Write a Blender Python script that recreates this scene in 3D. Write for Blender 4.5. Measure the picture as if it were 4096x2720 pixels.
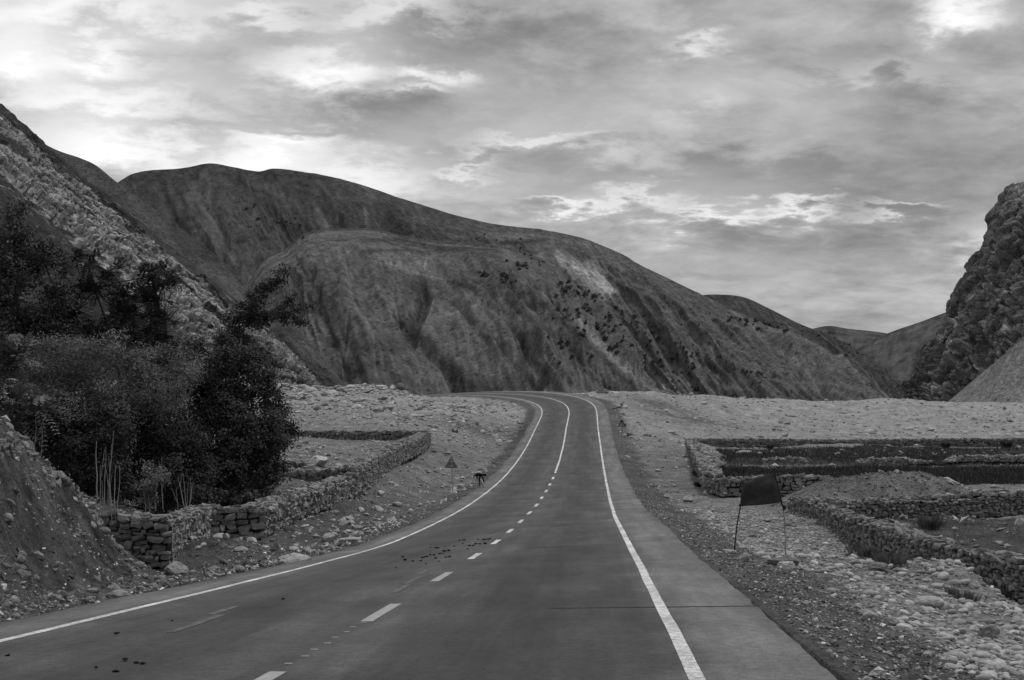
import bpy, bmesh, math, random
import numpy as np
from mathutils import Vector, Matrix, Euler

for o in list(bpy.data.objects):
    bpy.data.objects.remove(o, do_unlink=True)
scene = bpy.context.scene
rng = np.random.default_rng(7)
random.seed(7)

# ------------------------------------------------------------------ camera
F_PX, HORIZON = 1200.0, 408.0
PITCH = math.atan((HORIZON - 340.0) / F_PX)
cam_data = bpy.data.cameras.new("camera")
cam_data.sensor_width = 36.0
cam_data.lens = 36.0 * F_PX / 1024.0
cam_data.clip_start = 0.1
cam_data.clip_end = 30000.0
cam = bpy.data.objects.new("camera", cam_data)
scene.collection.objects.link(cam)
cam.location = (0, 0, 0)
cam.rotation_euler = (math.pi / 2 + PITCH, 0, 0)
scene.camera = cam

# ------------------------------------------------------------------ light
SUN_EL, SUN_AZ = math.radians(66), math.radians(60)      # azimuth from +Y, negative = left
sun_dir = Vector((math.sin(SUN_AZ) * math.cos(SUN_EL), math.cos(SUN_AZ) * math.cos(SUN_EL), math.sin(SUN_EL)))
sun_data = bpy.data.lights.new("sun", 'SUN')
sun_data.energy = 1.5
sun_data.angle = math.radians(12)
sun_data.color = (1, 1, 1)
sun = bpy.data.objects.new("sun", sun_data)
scene.collection.objects.link(sun)
sun.rotation_euler = (-sun_dir).to_track_quat('-Z', 'Y').to_euler()
sun.location = (0, 0, 50)

world = bpy.data.worlds.new("World")
scene.world = world
world.use_nodes = True
wt = world.node_tree
wt.nodes.clear()


class G:
    """tiny node helper"""
    def __init__(s, tree): s.t = tree
    def n(s, typ, **kw):
        nd = s.t.nodes.new(typ)
        for k, v in kw.items(): setattr(nd, k, v)
        return nd
    def put(s, sock, v):
        if isinstance(v, bpy.types.NodeSocket): s.t.links.new(v, sock)
        elif v is not None: sock.default_value = v
    def m(s, op, a, b=None, c=None, clamp=False):
        nd = s.n('ShaderNodeMath', operation=op); nd.use_clamp = clamp
        for i, v in enumerate((a, b, c)):
            if v is not None: s.put(nd.inputs[i], v)
        return nd.outputs[0]
    def v(s, op, a, b=None):
        nd = s.n('ShaderNodeVectorMath', operation=op)
        s.put(nd.inputs[0], a)
        if b is not None: s.put(nd.inputs[1], b)
        return nd.outputs['Value'] if op in ('DOT_PRODUCT', 'LENGTH') else nd.outputs[0]
    def xyz(s, a, b, c):
        nd = s.n('ShaderNodeCombineXYZ')
        for i, q in enumerate((a, b, c)): s.put(nd.inputs[i], q)
        return nd.outputs[0]
    def sep(s, v):
        nd = s.n('ShaderNodeSeparateXYZ'); s.put(nd.inputs[0], v); return nd.outputs
    def noise(s, vec, scale, detail=4, rough=0.55, dist=0.0):
        nd = s.n('ShaderNodeTexNoise'); s.put(nd.inputs['Vector'], vec)
        nd.inputs['Scale'].default_value = scale; nd.inputs['Detail'].default_value = detail
        nd.inputs['Roughness'].default_value = rough; nd.inputs['Distortion'].default_value = dist
        return nd.outputs['Fac']
    def voro(s, vec, scale, feature='F1'):
        nd = s.n('ShaderNodeTexVoronoi', feature=feature); s.put(nd.inputs['Vector'], vec)
        nd.inputs['Scale'].default_value = scale
        return nd.outputs
    def rng(s, x, a, b, c, d, smooth=False):
        nd = s.n('ShaderNodeMapRange'); nd.clamp = True
        if smooth: nd.interpolation_type = 'SMOOTHSTEP'
        s.put(nd.inputs[0], x)
        for i, q in enumerate((a, b, c, d)): s.put(nd.inputs[i + 1], q)
        return nd.outputs[0]


g = G(wt)
tc = g.n('ShaderNodeTexCoord')
dirv = tc.outputs['Generated']
dx, dy, dz = g.sep(dirv)
# cloud deck: the view direction meets a flat layer high above
den = g.m('ADD', g.m('MAXIMUM', dz, 0.0), 0.20)
deck = g.xyz(g.m('DIVIDE', dx, den), g.m('DIVIDE', dy, den), 0.0)
rot = g.n('ShaderNodeMapping'); g.put(rot.inputs[0], deck)
rot.inputs['Rotation'].default_value = (0, 0, math.radians(-16)); rot.inputs['Scale'].default_value = (0.75, 0.85, 1.0)
deck = rot.outputs[0]
n_big = g.noise(deck, 1.9, 5, 0.55, 0.3)
n_mid = g.noise(g.v('ADD', deck, (3.1, 7.7, 0)), 7.0, 5, 0.58, 0.35)
n_fine = g.noise(g.v('ADD', deck, (9.3, 1.2, 0)), 17.0, 4, 0.62)
# picture-independent directions of the larger gaps and banks of cloud that face the valley
inv = g.m('DIVIDE', 1.0, g.m('MAXIMUM', dy, 0.05))
az = g.m('MULTIPLY', dx, inv)
el = g.m('MULTIPLY', dz, inv)
wob = g.m('MULTIPLY', g.m('SUBTRACT', n_mid, 0.5), 0.085)
wob2 = g.m('MULTIPLY', g.m('SUBTRACT', n_fine, 0.5), 0.045)
pos = g.xyz(g.m('ADD', az, g.m('MULTIPLY', wob2, 1.3)), g.m('ADD', g.m('ADD', el, wob), wob2), 0.0)


def px_dir(x, y):
    """azimuth / elevation tangents of a direction seen at picture point x, y"""
    c, s_ = math.cos(PITCH), math.sin(PITCH)
    u, w = (x - 512) / F_PX, (340 - y) / F_PX
    Y = c - w * s_
    return u / Y, (s_ + w * c) / Y


GAPS = [(100, 8, 80, 16, .45), (8, 30, 60, 34, .4), (20, 68, 40, 16, .5), (95, 52, 38, 12, .45), (330, 68, 52, 18, .65),
        (410, 67, 14, 9, .45), (445, 74, 24, 10, .45), (422, 94, 24, 6, .4), (95, 97, 80, 14, .5), (285, 141, 38, 11, .6), (235, 158, 80, 16, .5),
        (350, 178, 70, 20, .5), (100, 150, 60, 28, .6), (530, 141, 60, 9, .36), (702, 47, 26, 9, .38), (962, 6, 34, 16, .75),
        (565, 206, 32, 5, .42), (632, 200, 50, 8, .34), (722, 211, 46, 8, .5), (800, 205, 34, 7, .5), (905, 212, 34, 4, .36), (462, 171, 26, 5, .3),
        (715, 101, 26, 16, .16), (880, 75, 55, 9, .16), (1000, 240, 34, 20, .4), (255, 18, 40, 9, .3), (400, 12, 50, 10, .3)]
BANKS = [(540, 72, 110, 36, -.14), (440, 36, 60, 26, -.16), (350, 122, 75, 14, -.16), (690, 168, 150, 16, -.10), (960, 115, 120, 34, -.09),
         (840, 78, 70, 26, -.07), (285, 42, 38, 14, -.14), (60, 28, 50, 12, -.12), (620, 30, 90, 18, -.05), (160, 130, 70, 14, -.12), (720, 245, 200, 20, -.06)]
acc = None
for (x, y, rx, ry, a) in GAPS + BANKS:
    u, e = px_dir(x, y)
    d = g.v('MULTIPLY', g.v('SUBTRACT', pos, (u, e, 0)), (F_PX / rx, F_PX / ry, 0))
    q = g.m('MULTIPLY', g.m('POWER', 0.42, g.v('DOT_PRODUCT', d, d)), a)
    acc = q if acc is None else g.m('ADD', acc, q)
front = g.rng(dy, 0.25, 0.6, 0, 1, True)
acc = g.m('MULTIPLY', acc, front)
thin = Vector((-0.78, 0.42, 0.46)).normalized()          # the overcast is thinner towards the left
glow = g.rng(g.v('DOT_PRODUCT', dirv, tuple(thin)), 0.25, 1.0, 0, 1, True)
base = g.m('ADD', 0.40, g.m('MULTIPLY', glow, 0.27))
base = g.m('ADD', base, g.m('MULTIPLY', g.m('SUBTRACT', n_big, 0.5), 0.60))
base = g.m('ADD', base, g.m('MULTIPLY', g.m('SUBTRACT', n_mid, 0.5), 0.56))
base = g.m('ADD', base, g.m('MULTIPLY', g.m('SUBTRACT', n_fine, 0.5), 0.24))
cloud = g.m('SMOOTH_MAX', g.m('ADD', base, acc), 0.2, 0.15)
sky = g.n('ShaderNodeTexSky', sky_type='NISHITA')
sky.sun_disc = False
sky.sun_elevation = SUN_EL
sky.sun_rotation = SUN_AZ
bw = g.n('ShaderNodeRGBToBW'); wt.links.new(sky.outputs[0], bw.inputs[0])
clear = g.m('MULTIPLY', bw.outputs[0], 0.10)
veil = g.rng(cloud, 0.75, 1.1, 0.93, 0.80)              # a little open sky through the gaps
tot = g.m('ADD', g.m('MULTIPLY', cloud, veil), g.m('MULTIPLY', clear, g.m('SUBTRACT', 1.0, veil)))
below = g.rng(dz, -0.06, 0.0, 0.12, 1.0)
tot = g.m('MULTIPLY', tot, below)
bg = g.n('ShaderNodeBackground')
wt.links.new(tot, bg.inputs['Color'])
bg.inputs['Strength'].default_value = 1.0
wo = g.n('ShaderNodeOutputWorld')
wt.links.new(bg.outputs[0], wo.inputs[0])

world.cycles.sampling_method = 'MANUAL'
world.cycles.sample_map_resolution = 256
scene.view_settings.view_transform = 'Standard'
scene.view_settings.look = 'None'
scene.view_settings.exposure = 0.0
scene.view_settings.gamma = 1.0
scene.cycles.max_bounces = 4
scene.cycles.diffuse_bounces = 2

# ------------------------------------------------------------------ helpers
col = scene.collection


def P(x, y, Y):
    """picture point at forward distance Y -> world point"""
    u, e = px_dir(x, y)
    return np.array((u * Y, Y, e * Y))


def pix(p):
    c, s_ = math.cos(PITCH), math.sin(PITCH)
    p = np.asarray(p, float)
    d = p[..., 1] * c + p[..., 2] * s_
    u = -p[..., 1] * s_ + p[..., 2] * c
    return 512 + F_PX * p[..., 0] / d, 340 - F_PX * u / d


def _hash(ix, iy, seed):
    h = (ix.astype(np.int64) * 374761393 + iy.astype(np.int64) * 668265263 + seed * 982451653) & 0xffffffff
    h = ((h ^ (h >> 13)) * 1274126177) & 0xffffffff
    h = ((h ^ (h >> 16)) * 2246822519) & 0xffffffff
    return ((h ^ (h >> 15)) & 0xffffff) / float(0xffffff)


def vnoise(x, y, seed=0):
    x = np.asarray(x, float); y = np.asarray(y, float)
    ix = np.floor(x); iy = np.floor(y)
    fx = x - ix; fy = y - iy
    fx = fx * fx * fx * (fx * (fx * 6 - 15) + 10); fy = fy * fy * fy * (fy * (fy * 6 - 15) + 10)
    a = _hash(ix, iy, seed); b = _hash(ix + 1, iy, seed); c = _hash(ix, iy + 1, seed); d = _hash(ix + 1, iy + 1, seed)
    return (a + (b - a) * fx) * (1 - fy) + (c + (d - c) * fx) * fy - 0.5


def fbm(x, y, seed=0, octv=4, gain=0.5, ridged=False):
    t = 0.0; a = 1.0; f = 1.0; s_ = 0.0
    for k in range(octv):
        c, sn = math.cos(k * 1.1), math.sin(k * 1.1)
        n = vnoise((x * c - y * sn) * f + k * 17.3, (x * sn + y * c) * f - k * 9.1, seed + k * 31)
        if ridged: n = 0.5 - np.abs(n) * 2
        t = t + n * a; s_ += a; a *= gain; f *= 2.03
    return t / s_


def sstep(a, b, x):
    t = np.clip((np.asarray(x, float) - a) / (b - a), 0, 1)
    return t * t * (3 - 2 * t)


def mesh_from(name, verts, faces, mat=None, smooth=False, attrs=None):
    """verts (n,3); faces (m,k) equal-sized polygons"""
    verts = np.ascontiguousarray(verts, np.float32); faces = np.ascontiguousarray(faces, np.int32)
    me = bpy.data.meshes.new(name)
    me.vertices.add(len(verts)); me.vertices.foreach_set('co', verts.ravel())
    m, k = faces.shape
    me.loops.add(m * k); me.loops.foreach_set('vertex_index', faces.ravel())
    me.polygons.add(m)
    me.polygons.foreach_set('loop_start', np.arange(0, m * k, k, dtype=np.int32))
    me.polygons.foreach_set('loop_total', np.full(m, k, np.int32))
    me.polygons.foreach_set('use_smooth', np.full(m, smooth, bool))
    if mat: me.materials.append(mat)
    me.update(calc_edges=True)
    for nm, arr in (attrs or {}).items():
        at = me.attributes.new(nm, 'FLOAT', 'POINT'); at.data.foreach_set('value', np.ascontiguousarray(arr, np.float32).ravel())
    return me


def add(name, me, parent=None, loc=None, label=None, cat=None, group=None, kind=None):
    o = bpy.data.objects.new(name, me)
    col.objects.link(o)
    if loc is not None: o.location = loc
    if parent is not None: o.parent = parent
    if label: o['label'] = label
    if cat: o['category'] = cat
    if group: o['group'] = group
    if kind: o['kind'] = kind
    return o


def grid_faces(nu, nv):
    i = np.arange(nu - 1)[:, None] * nv + np.arange(nv - 1)[None]
    return np.stack([i, i + nv, i + nv + 1, i + 1], -1).reshape(-1, 4)


def tubes(paths, sides=6):
    """paths: list of (points (n,3), radii (n,)) -> verts, faces of one mesh"""
    V, Fc, off = [], [], 0
    for pts, rad in paths:
        pts = np.asarray(pts, float); rad = np.asarray(rad, float); n = len(pts)
        t = np.gradient(pts, axis=0); t /= np.linalg.norm(t, axis=1, keepdims=True) + 1e-9
        ref = np.where(np.abs(t[:, 2:3]) > 0.9, np.array([[1., 0, 0]]), np.array([[0, 0, 1.]]))
        a = np.cross(t, ref); a /= np.linalg.norm(a, axis=1, keepdims=True) + 1e-9
        b = np.cross(t, a)
        ang = np.arange(sides) * 2 * math.pi / sides
        ring = pts[:, None] + rad[:, None, None] * (a[:, None] * np.cos(ang)[None, :, None] + b[:, None] * np.sin(ang)[None, :, None])
        V.append(ring.reshape(-1, 3))
        i = np.arange(n - 1)[:, None] * sides + np.arange(sides)[None]
        j = np.arange(n - 1)[:, None] * sides + (np.arange(sides)[None] + 1) % sides
        Fc.append(np.stack([i, j, j + sides, i + sides], -1).reshape(-1, 4) + off)
        if sides == 4:
            Fc.append(np.array([[off + 3, off + 2, off + 1, off], [off + (n - 1) * 4 + q for q in range(4)]]))
        off += n * sides
    return np.concatenate(V), np.concatenate(Fc)


def boxes(specs):
    """specs: list of (matrix 4x4 or centre, half sizes) -> verts, quads"""
    c = np.array([(x, y, z) for x in (-1, 1) for y in (-1, 1) for z in (-1, 1)], float)
    f = np.array([(0, 1, 3, 2), (4, 6, 7, 5), (0, 4, 5, 1), (2, 3, 7, 6), (0, 2, 6, 4), (1, 5, 7, 3)])
    V, Q = [], []
    for k, (m, h) in enumerate(specs):
        v = c * np.array(h)
        if isinstance(m, Matrix):
            m = np.array(m); v = v @ m[:3, :3].T + m[:3, 3]
        else: v = v + np.array(m)
        V.append(v); Q.append(f + 8 * k)
    return np.concatenate(V), np.concatenate(Q)


# ------------------------------------------------------------------ materials (all grey: the photograph is black and white)
def grey_mat(name, tone=0.2, rough=0.9, noises=((8.0, 0.5),), bump=((20.0, 0.5, 0.02),), attr=None, spec=0.2, per_object=0.0, coord='pos', speck=None):
    """tone: base albedo; noises: (scale, strength) multipliers; bump: (scale, strength, distance); attr: vertex tone"""
    m = bpy.data.materials.new(name); m.use_nodes = True
    t = m.node_tree; g = G(t)
    b = t.nodes['Principled BSDF']; b.inputs['Roughness'].default_value = rough
    b.inputs['Specular IOR Level'].default_value = spec
    if coord == 'pos': vec = g.n('ShaderNodeNewGeometry').outputs['Position']
    else: vec = g.n('ShaderNodeTexCoord').outputs['Object']
    val = None
    if attr:
        a = g.n('ShaderNodeAttribute'); a.attribute_name = attr
        val = g.m('MULTIPLY', a.outputs['Fac'], tone)
    else:
        val = g.m('ADD', tone, 0.0)
    for (sc, st) in noises:
        nz = g.noise(vec, sc, 5, 0.62)
        val = g.m('MULTIPLY', val, g.rng(nz, 0.32, 0.68, 1 - st, 1 + st))
    if speck:                       # scattered scrub too far off to pick apart
        sc, keep, dark = speck
        vo = g.voro(vec, sc); rnd = g.sep(vo['Color'])[0]
        dot = g.m('MULTIPLY', g.rng(vo['Distance'], .22, .42, 1, 0), g.rng(g.m('ADD', rnd, g.m('MULTIPLY', g.m('SUBTRACT', g.noise(vec, sc * .12, 3), .5), 1.2)), 1 - keep, 1 - keep + .08, 0, 1))
        val = g.m('MULTIPLY', val, g.m('SUBTRACT', 1.0, g.m('MULTIPLY', dot, dark)))
    if per_object:
        oi = g.n('ShaderNodeObjectInfo')
        val = g.m('MULTIPLY', val, g.rng(oi.outputs['Random'], 0, 1, 1 - per_object, 1 + per_object))
    cc = g.n('ShaderNodeCombineColor')
    for i in range(3): t.links.new(val, cc.inputs[i])
    t.links.new(cc.outputs[0], b.inputs['Base Color'])
    nrm = None
    for (sc, st, ds) in bump:
        bp = g.n('ShaderNodeBump'); bp.inputs['Strength'].default_value = st; bp.inputs['Distance'].default_value = ds
        t.links.new(g.noise(vec, sc, 6, 0.65), bp.inputs['Height'])
        if nrm is not None: t.links.new(nrm, bp.inputs['Normal'])
        nrm = bp.outputs[0]
    if nrm is not None: t.links.new(nrm, b.inputs['Normal'])
    return m


# ------------------------------------------------------------------ the road's line (metres, from the painted lines)
ROAD = np.array([(-2.450,4.192,-1.830,-0.008),(-1.844,12.169,-2.358,0.013),(-1.296,20.151,-2.881,0.033),(-0.765,28.133,-3.380,0.054),
    (-0.254,36.117,-3.825,0.075),(0.262,44.100,-4.191,0.067),(0.800,52.082,-4.464,0.060),(1.347,60.063,-4.647,0.052),(1.887,68.045,-4.742,0.044),
    (2.418,76.027,-4.752,0.042),(2.942,84.010,-4.670,0.040),(3.458,91.993,-4.496,0.039),(3.967,99.977,-4.229,0.037),(4.471,107.961,-3.875,0.042),
    (4.965,115.946,-3.437,0.048),(5.444,123.932,-2.923,0.054),(5.923,131.917,-2.348,0.059),(6.430,139.901,-1.729,0.068),(6.954,147.884,-1.090,0.077),
    (7.382,155.872,-0.450,0.085),(7.517,163.870,0.171,0.094),(7.169,171.861,0.756,0.098),(6.219,179.802,1.288,0.103),(4.612,187.637,1.747,0.107),
    (2.338,195.304,2.113,0.112),(-0.586,202.748,2.376,0.103),(-4.122,209.921,2.531,0.095),(-8.222,216.788,2.578,0.086),(-12.829,223.327,2.519,0.077),
    (-17.881,229.528,2.355,0.072),(-23.316,235.397,2.088,0.066),(-29.074,240.949,1.718,0.060)])
pre = np.stack([ROAD[0] - (ROAD[1] - ROAD[0]) * k for k in (3, 2, 1)]); pre[:, 3] = -0.008
ROADX = np.concatenate([pre, ROAD])                      # s = -24 ... 248, a knot every 8 m
S0, S1 = -24.0, (len(ROAD) - 1) * 8.0


def road_at(s):
    """Catmull-Rom through the knots: x, y, z, bank and unit right vector"""
    s = np.asarray(s, float); q = np.clip((s - S0) / 8.0, 0, len(ROADX) - 1.0001); i = q.astype(int); t = (q - i)[..., None]
    K = ROADX; n = len(K)
    p0 = K[np.maximum(i - 1, 0)]; p1 = K[i]; p2 = K[np.minimum(i + 1, n - 1)]; p3 = K[np.minimum(i + 2, n - 1)]
    c = 0.5 * (2 * p1 + (p2 - p0) * t + (2 * p0 - 5 * p1 + 4 * p2 - p3) * t * t + (3 * p1 - p0 - 3 * p2 + p3) * t ** 3)
    d = 0.5 * ((p2 - p0) + 2 * (2 * p0 - 5 * p1 + 4 * p2 - p3) * t + 3 * (3 * p1 - p0 - 3 * p2 + p3) * t * t)
    l = np.hypot(d[..., 0], d[..., 1]) + 1e-9
    return c[..., 0], c[..., 1], c[..., 2], c[..., 3], d[..., 1] / l, -d[..., 0] / l


def road_pt(s, off, up=0.0):
    x, y, z, b, rx, ry = road_at(s)
    return np.stack([x + rx * off, y + ry * off, z + b * np.clip(off, -4.6, 5.1) + up], -1)


RS = np.arange(S0, S1, 0.5)
RX, RY, RZ, RB, RRX, RRY = road_at(RS)


def road_near(x, y):
    """nearest road station: signed side distance and the road's surface height there"""
    x = np.asarray(x, float).ravel(); y = np.asarray(y, float).ravel()
    lat = np.empty(len(x)); zz = np.empty(len(x)); ss = np.empty(len(x))
    cx, cy = RX[::4], RY[::4]
    for a in range(0, len(x), 20000):
        sl = slice(a, a + 20000)
        j = ((x[sl, None] - cx) ** 2 + (y[sl, None] - cy) ** 2).argmin(1) * 4
        ddx, ddy = x[sl] - RX[j], y[sl] - RY[j]
        fx, fy = -RRY[j], RRX[j]
        along = np.clip(ddx * fx + ddy * fy, -6, 6)
        lt = ddx * RRX[j] + ddy * RRY[j]
        j2 = np.clip(j + np.round(along * 2).astype(int), 0, len(RS) - 1)
        far = np.hypot(ddx, ddy)
        lat[sl] = np.where(np.abs(lt) < far - 0.6, np.sign(lt + 1e-9) * np.maximum(far, 0), lt)
        zz[sl] = RZ[j2] + RB[j2] * np.clip(lt, -4.6, 5.1); ss[sl] = RS[j2]
    return lat, zz, ss


# ------------------------------------------------------------------ ground height
CTRL = [  # picture point + distance (m)
    (-60, 395, 19), (0, 434, 22), (31, 454, 24.5), (45, 465, 25.5), (73, 481, 27.5), (98, 508, 30), (106, 524, 31.5),
    (118, 566, 32.5), (130, 570, 33), (165, 575, 33.5), (215, 545, 38), (240, 550, 36), (300, 540, 42), (210, 537, 42), (262, 535, 43), (310, 513, 52), (358, 496, 61), (430, 446, 104),
    (150, 583, 26), (140, 590, 23), (172, 582, 28), (125, 578, 30), (136, 596, 20), (200, 568, 30), (100, 572, 25), (92, 542, 26.5), (60, 562, 21), (60, 592, 17.5), (30, 522, 21), (30, 574, 17.5), (0, 562, 16.5), (0, 500, 19.3), (0, 604, 14.3),
    (470, 452, 104), (395, 466, 82), (300, 417, 130), (360, 416, 130), (400, 414, 140), (280, 393, 160), (340, 393, 160), (400, 393, 160), (272, 384, 172), (330, 388, 172), (390, 388, 172),
    (330, 392, 205), (390, 396, 195), (420, 400, 172), (470, 408, 170), (500, 414, 155), (480, 413, 150),
    (733, 551, 27), (786, 552, 27), (850, 590, 20), (1024, 606, 27), (919, 572, 32), (848, 544, 38), (800, 514, 55), (1024, 680, 14), (960, 640, 17), (1100, 640, 22),
    (650, 391, 205), (610, 392, 200), (700, 394, 215), (760, 401, 240), (700, 405, 190), (660, 420, 150), (720, 425, 150), (690, 432, 138), (640, 440, 120),
]
CXYZ = [  # plain ground points (m)
    (-14, 21, .5), (-20, 18, 1.5), (-9, 12, .1), (-12, 8, 1.3), (-7.5, 5, -.5), (-9, 0, 0), (-13, 30, -1.4), (-17, 36, -1.8), (-14, 41, -3.2), (-22, 48, -2.6), (-32, 60, -1.5), (-32, 40, 0),
    (-12, 50, -4.2), (-18, 53, -3.8), (-12, 60, -4.2), (-12, 68, -3.35), (-20, 70, -3.4), (-12, 85, -3.2), (-22, 85, -3.1), (-15, 104, -3.1), (-30, 104, -3.0), (-45, 100, -1.5),
    (-10, 112, -2.2), (-20, 112, -2.1), (-32, 112, -1.9), (-55, 150, 2), (-50, 180, 4), (-70, 190, 5), (-90, 150, 6), (-40, 205, 3), (-60, 230, 2), (-60, 90, 1.5),
    (9, 30, -4.0), (10.5, 40, -4.2), (9.5, 22, -3.8), (8, 14, -3.3), (6, 6, -2.4), (10, 6, -3), (16, 14, -3.9),
    (18, 30, -4.3), (25, 35, -4.3), (18, 44, -4.3), (24, 48, -4.2), (14, 50, -4.4), (12, 62, -4.6), (20, 60, -4.4), (35, 60, -4.3), (20, 70, -4.5), (40, 75, -4.4), (30, 95, -4.5), (50, 95, -4.4),
    (25, 110, -4.5), (16, 100, -4.4), (40, 126, -4.4), (60, 126, -4.4), (70, 90, -4.2), (22, 128, -4.4), (90, 120, -4), (60, 40, -4), (40, 20, -4),
    (22, 137, -3.4), (40, 137, -3.4), (65, 137, -3.3), (95, 137, -3), (32, 170, -2.2), (60, 170, -2.3), (95, 170, -2), (32, 220, 1.2), (60, 220, -.4), (105, 220, 0), (45, 280, 1.5),
    (85, 280, 1.6), (140, 280, 1.7), (200, 260, 2), (200, 150, 0), (10, 235, 1.0), (-5, 245, 0), (20, 265, -2), (40, 330, -6), (-30, 300, -6), (110, 340, -5), (-90, 260, 2), (-100, 330, 0), (200, 350, -4), (0, 340, -9),
    (0, -30, -.5), (-40, -20, 2), (40, -20, -3), (-70, 40, 4), (100, 60, -3.5)]
cpts = np.array([P(*c) for c in CTRL] + [np.array(c, float) for c in CXYZ])
# the verges beside the road
vs = np.concatenate([np.arange(-16, 80, 8), np.arange(80, 240, 12)])
for off, dzv in ((-6.2, -0.35), (6.6, -0.40)):
    cpts = np.concatenate([cpts, road_pt(vs, np.full(len(vs), off), dzv)])


def _warp(x, y):
    r = np.hypot(x, y) + 12.0
    k = np.log(r / 12.0) * 40.0 / r          # distances shrink towards the horizon as control points thin out
    return x * k, y * k


def _tps_k(d2):
    return 0.5 * d2 * np.log(d2 + 1e-9)


wx, wy = _warp(cpts[:, 0], cpts[:, 1])
n_ = len(wx)
K_ = _tps_k((wx[:, None] - wx) ** 2 + (wy[:, None] - wy) ** 2) + np.eye(n_) * 1.2
Pm = np.stack([np.ones(n_), wx, wy], 1)
Am = np.block([[K_, Pm], [Pm.T, np.zeros((3, 3))]])
tps_w = np.linalg.solve(Am, np.concatenate([cpts[:, 2], np.zeros(3)]))


def tps(x, y):
    x = np.asarray(x, float).ravel(); y = np.asarray(y, float).ravel(); out = np.empty(len(x))
    for a in range(0, len(x), 20000):
        u, v = _warp(x[a:a + 20000], y[a:a + 20000])
        k = _tps_k((u[:, None] - wx) ** 2 + (v[:, None] - wy) ** 2)
        out[a:a + 20000] = k @ tps_w[:n_] + tps_w[n_] + tps_w[n_ + 1] * u + tps_w[n_ + 2] * v
    return out


def ground(x, y, fine=True, info=False):
    shp = np.shape(x)
    x = np.asarray(x, float).ravel(); y = np.asarray(y, float).ravel()
    r = np.hypot(x, y)
    z = np.clip(tps(np.clip(x, -230, 230), np.clip(y, -40, 350)), -12, 9)
    lat, rz, rs = road_near(x, y)
    e = np.where(lat < 0, -lat - 4.5, lat - 4.72)          # distance outside the asphalt
    # heap of gravel in the right-hand plots, earth bank by the road
    def heap(px, py, Y, rx, ry, h, ex=2.0):
        p = P(px, py, Y); d = np.abs((x - p[0]) / rx) ** ex + np.abs((y - p[1]) / ry) ** 2
        return h * np.exp(-d * 1.4)
    if fine:
        z = z + heap(874, 500, 56, 4.7, 2.6, 1.5, 4.0) + heap(950, 606, 24, 1.0, 1.6, 0.55) + heap(232, 545, 37.5, 2.0, 1.6, .25)
        z = z + heap(320, 490, 58, 2.6, 2.0, .45) + heap(860, 572, 26, .8, 1.4, .2)
        z = z + heap(345, 462, 76, 2.5, 2.0, .35)
        w = sstep(0.6, 4.0, e)
        rough = 0.10 + 0.22 * sstep(110, 150, y) + 0.12 * sstep(-5, -9, x) * (y < 34)
        z = z + w * (rough * 1.6 * fbm(x / 3.2, y / 3.2, 3, 4) + 0.17 * fbm(x / 0.7, y / 0.7, 9, 3, .6) + .07 * fbm(x / .28, y / .28, 11, 2, .6) * (y < 60))
        far = sstep(135, 165, y) * w
        z = z + far * (0.9 * fbm(x / 14.0, y / 20.0, 21, 3) + .35 * fbm(x / 3.5, y / 5.0, 23, 3))
        z = z + sstep(1.2, 2.5, e) * sstep(6.5, 3.5, e) * (lat < 0) * (y > 38) * (-0.22)       # shallow ditch
    blend = sstep(0.15, 4.5, e)
    zr = rz - 0.035 - 0.22 * sstep(0, 2.2, e) + 0.03 * fbm(x / .5, y / .5, 5, 3) * sstep(0.0, .4, e)
    z = zr + (z - zr) * blend
    z = np.where(e < 0, rz - 0.09, z)
    out = sstep(300, 420, r)
    z = z * (1 - out) + (-9.0) * out
    if info: return z.reshape(shp), lat.reshape(shp), e.reshape(shp), rs.reshape(shp)
    return z.reshape(shp)


def pix_ground(px, py, y0=6.0, y1=290.0):
    """where the sight line through a picture point meets the ground"""
    u, e = px_dir(px, py)
    Y = np.exp(np.linspace(math.log(y0), math.log(y1), 900))
    h = ground(u * Y, Y) - e * Y
    k = np.argmax(h > 0)
    if h[k] <= 0: return None
    return np.array((u * Y[k], Y[k], ground(np.array([u * Y[k]]), np.array([Y[k]]))[0]))

# ------------------------------------------------------------------ ground sheet (polar grid round the viewer, out to the horizon)
a_in = np.radians(np.arange(-30, 30.01, 0.135))
a_out = np.radians(np.concatenate([np.arange(33, 180, 5.0), np.arange(180, 328, 5.0)]))
ang = np.concatenate([a_in, a_out]); ang = np.concatenate([ang, [ang[0] + 2 * math.pi]])
rad = np.concatenate([[1.5], np.exp(np.linspace(math.log(4.0), math.log(330.0), 430)), np.exp(np.linspace(math.log(345.0), math.log(14000), 26))])
AA, RR = np.meshgrid(ang, rad, indexing='ij')
gx, gy = (np.sin(AA) * RR), (np.cos(AA) * RR)
gz, glat, ge, gs = ground(gx, gy, True, True)


def poly_mask(px, py, poly):
    """points inside a plan polygon"""
    inside = np.zeros(px.shape, bool); n = len(poly); j = n - 1
    for i in range(n):
        xi, yi = poly[i]; xj, yj = poly[j]
        c = ((yi > py) != (yj > py)) & (px < (xj - xi) * (py - yi) / (yj - yi + 1e-12) + xi)
        inside ^= c; j = i
    return inside


FIELD_A = [(17, 95), (33, 95), (44, 108), (80, 107), (95, 128), (22, 129)]             # dark crop strip under the back wall
FIELD_B = [(11.5, 70), (60, 68), (62, 84), (40, 91), (13.5, 90)]   # dark crop strip behind the flag
PLOT_C = [(13.5, 26), (40, 26), (40, 47), (13.5, 46)]               # grazed plot right of the near wall


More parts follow.
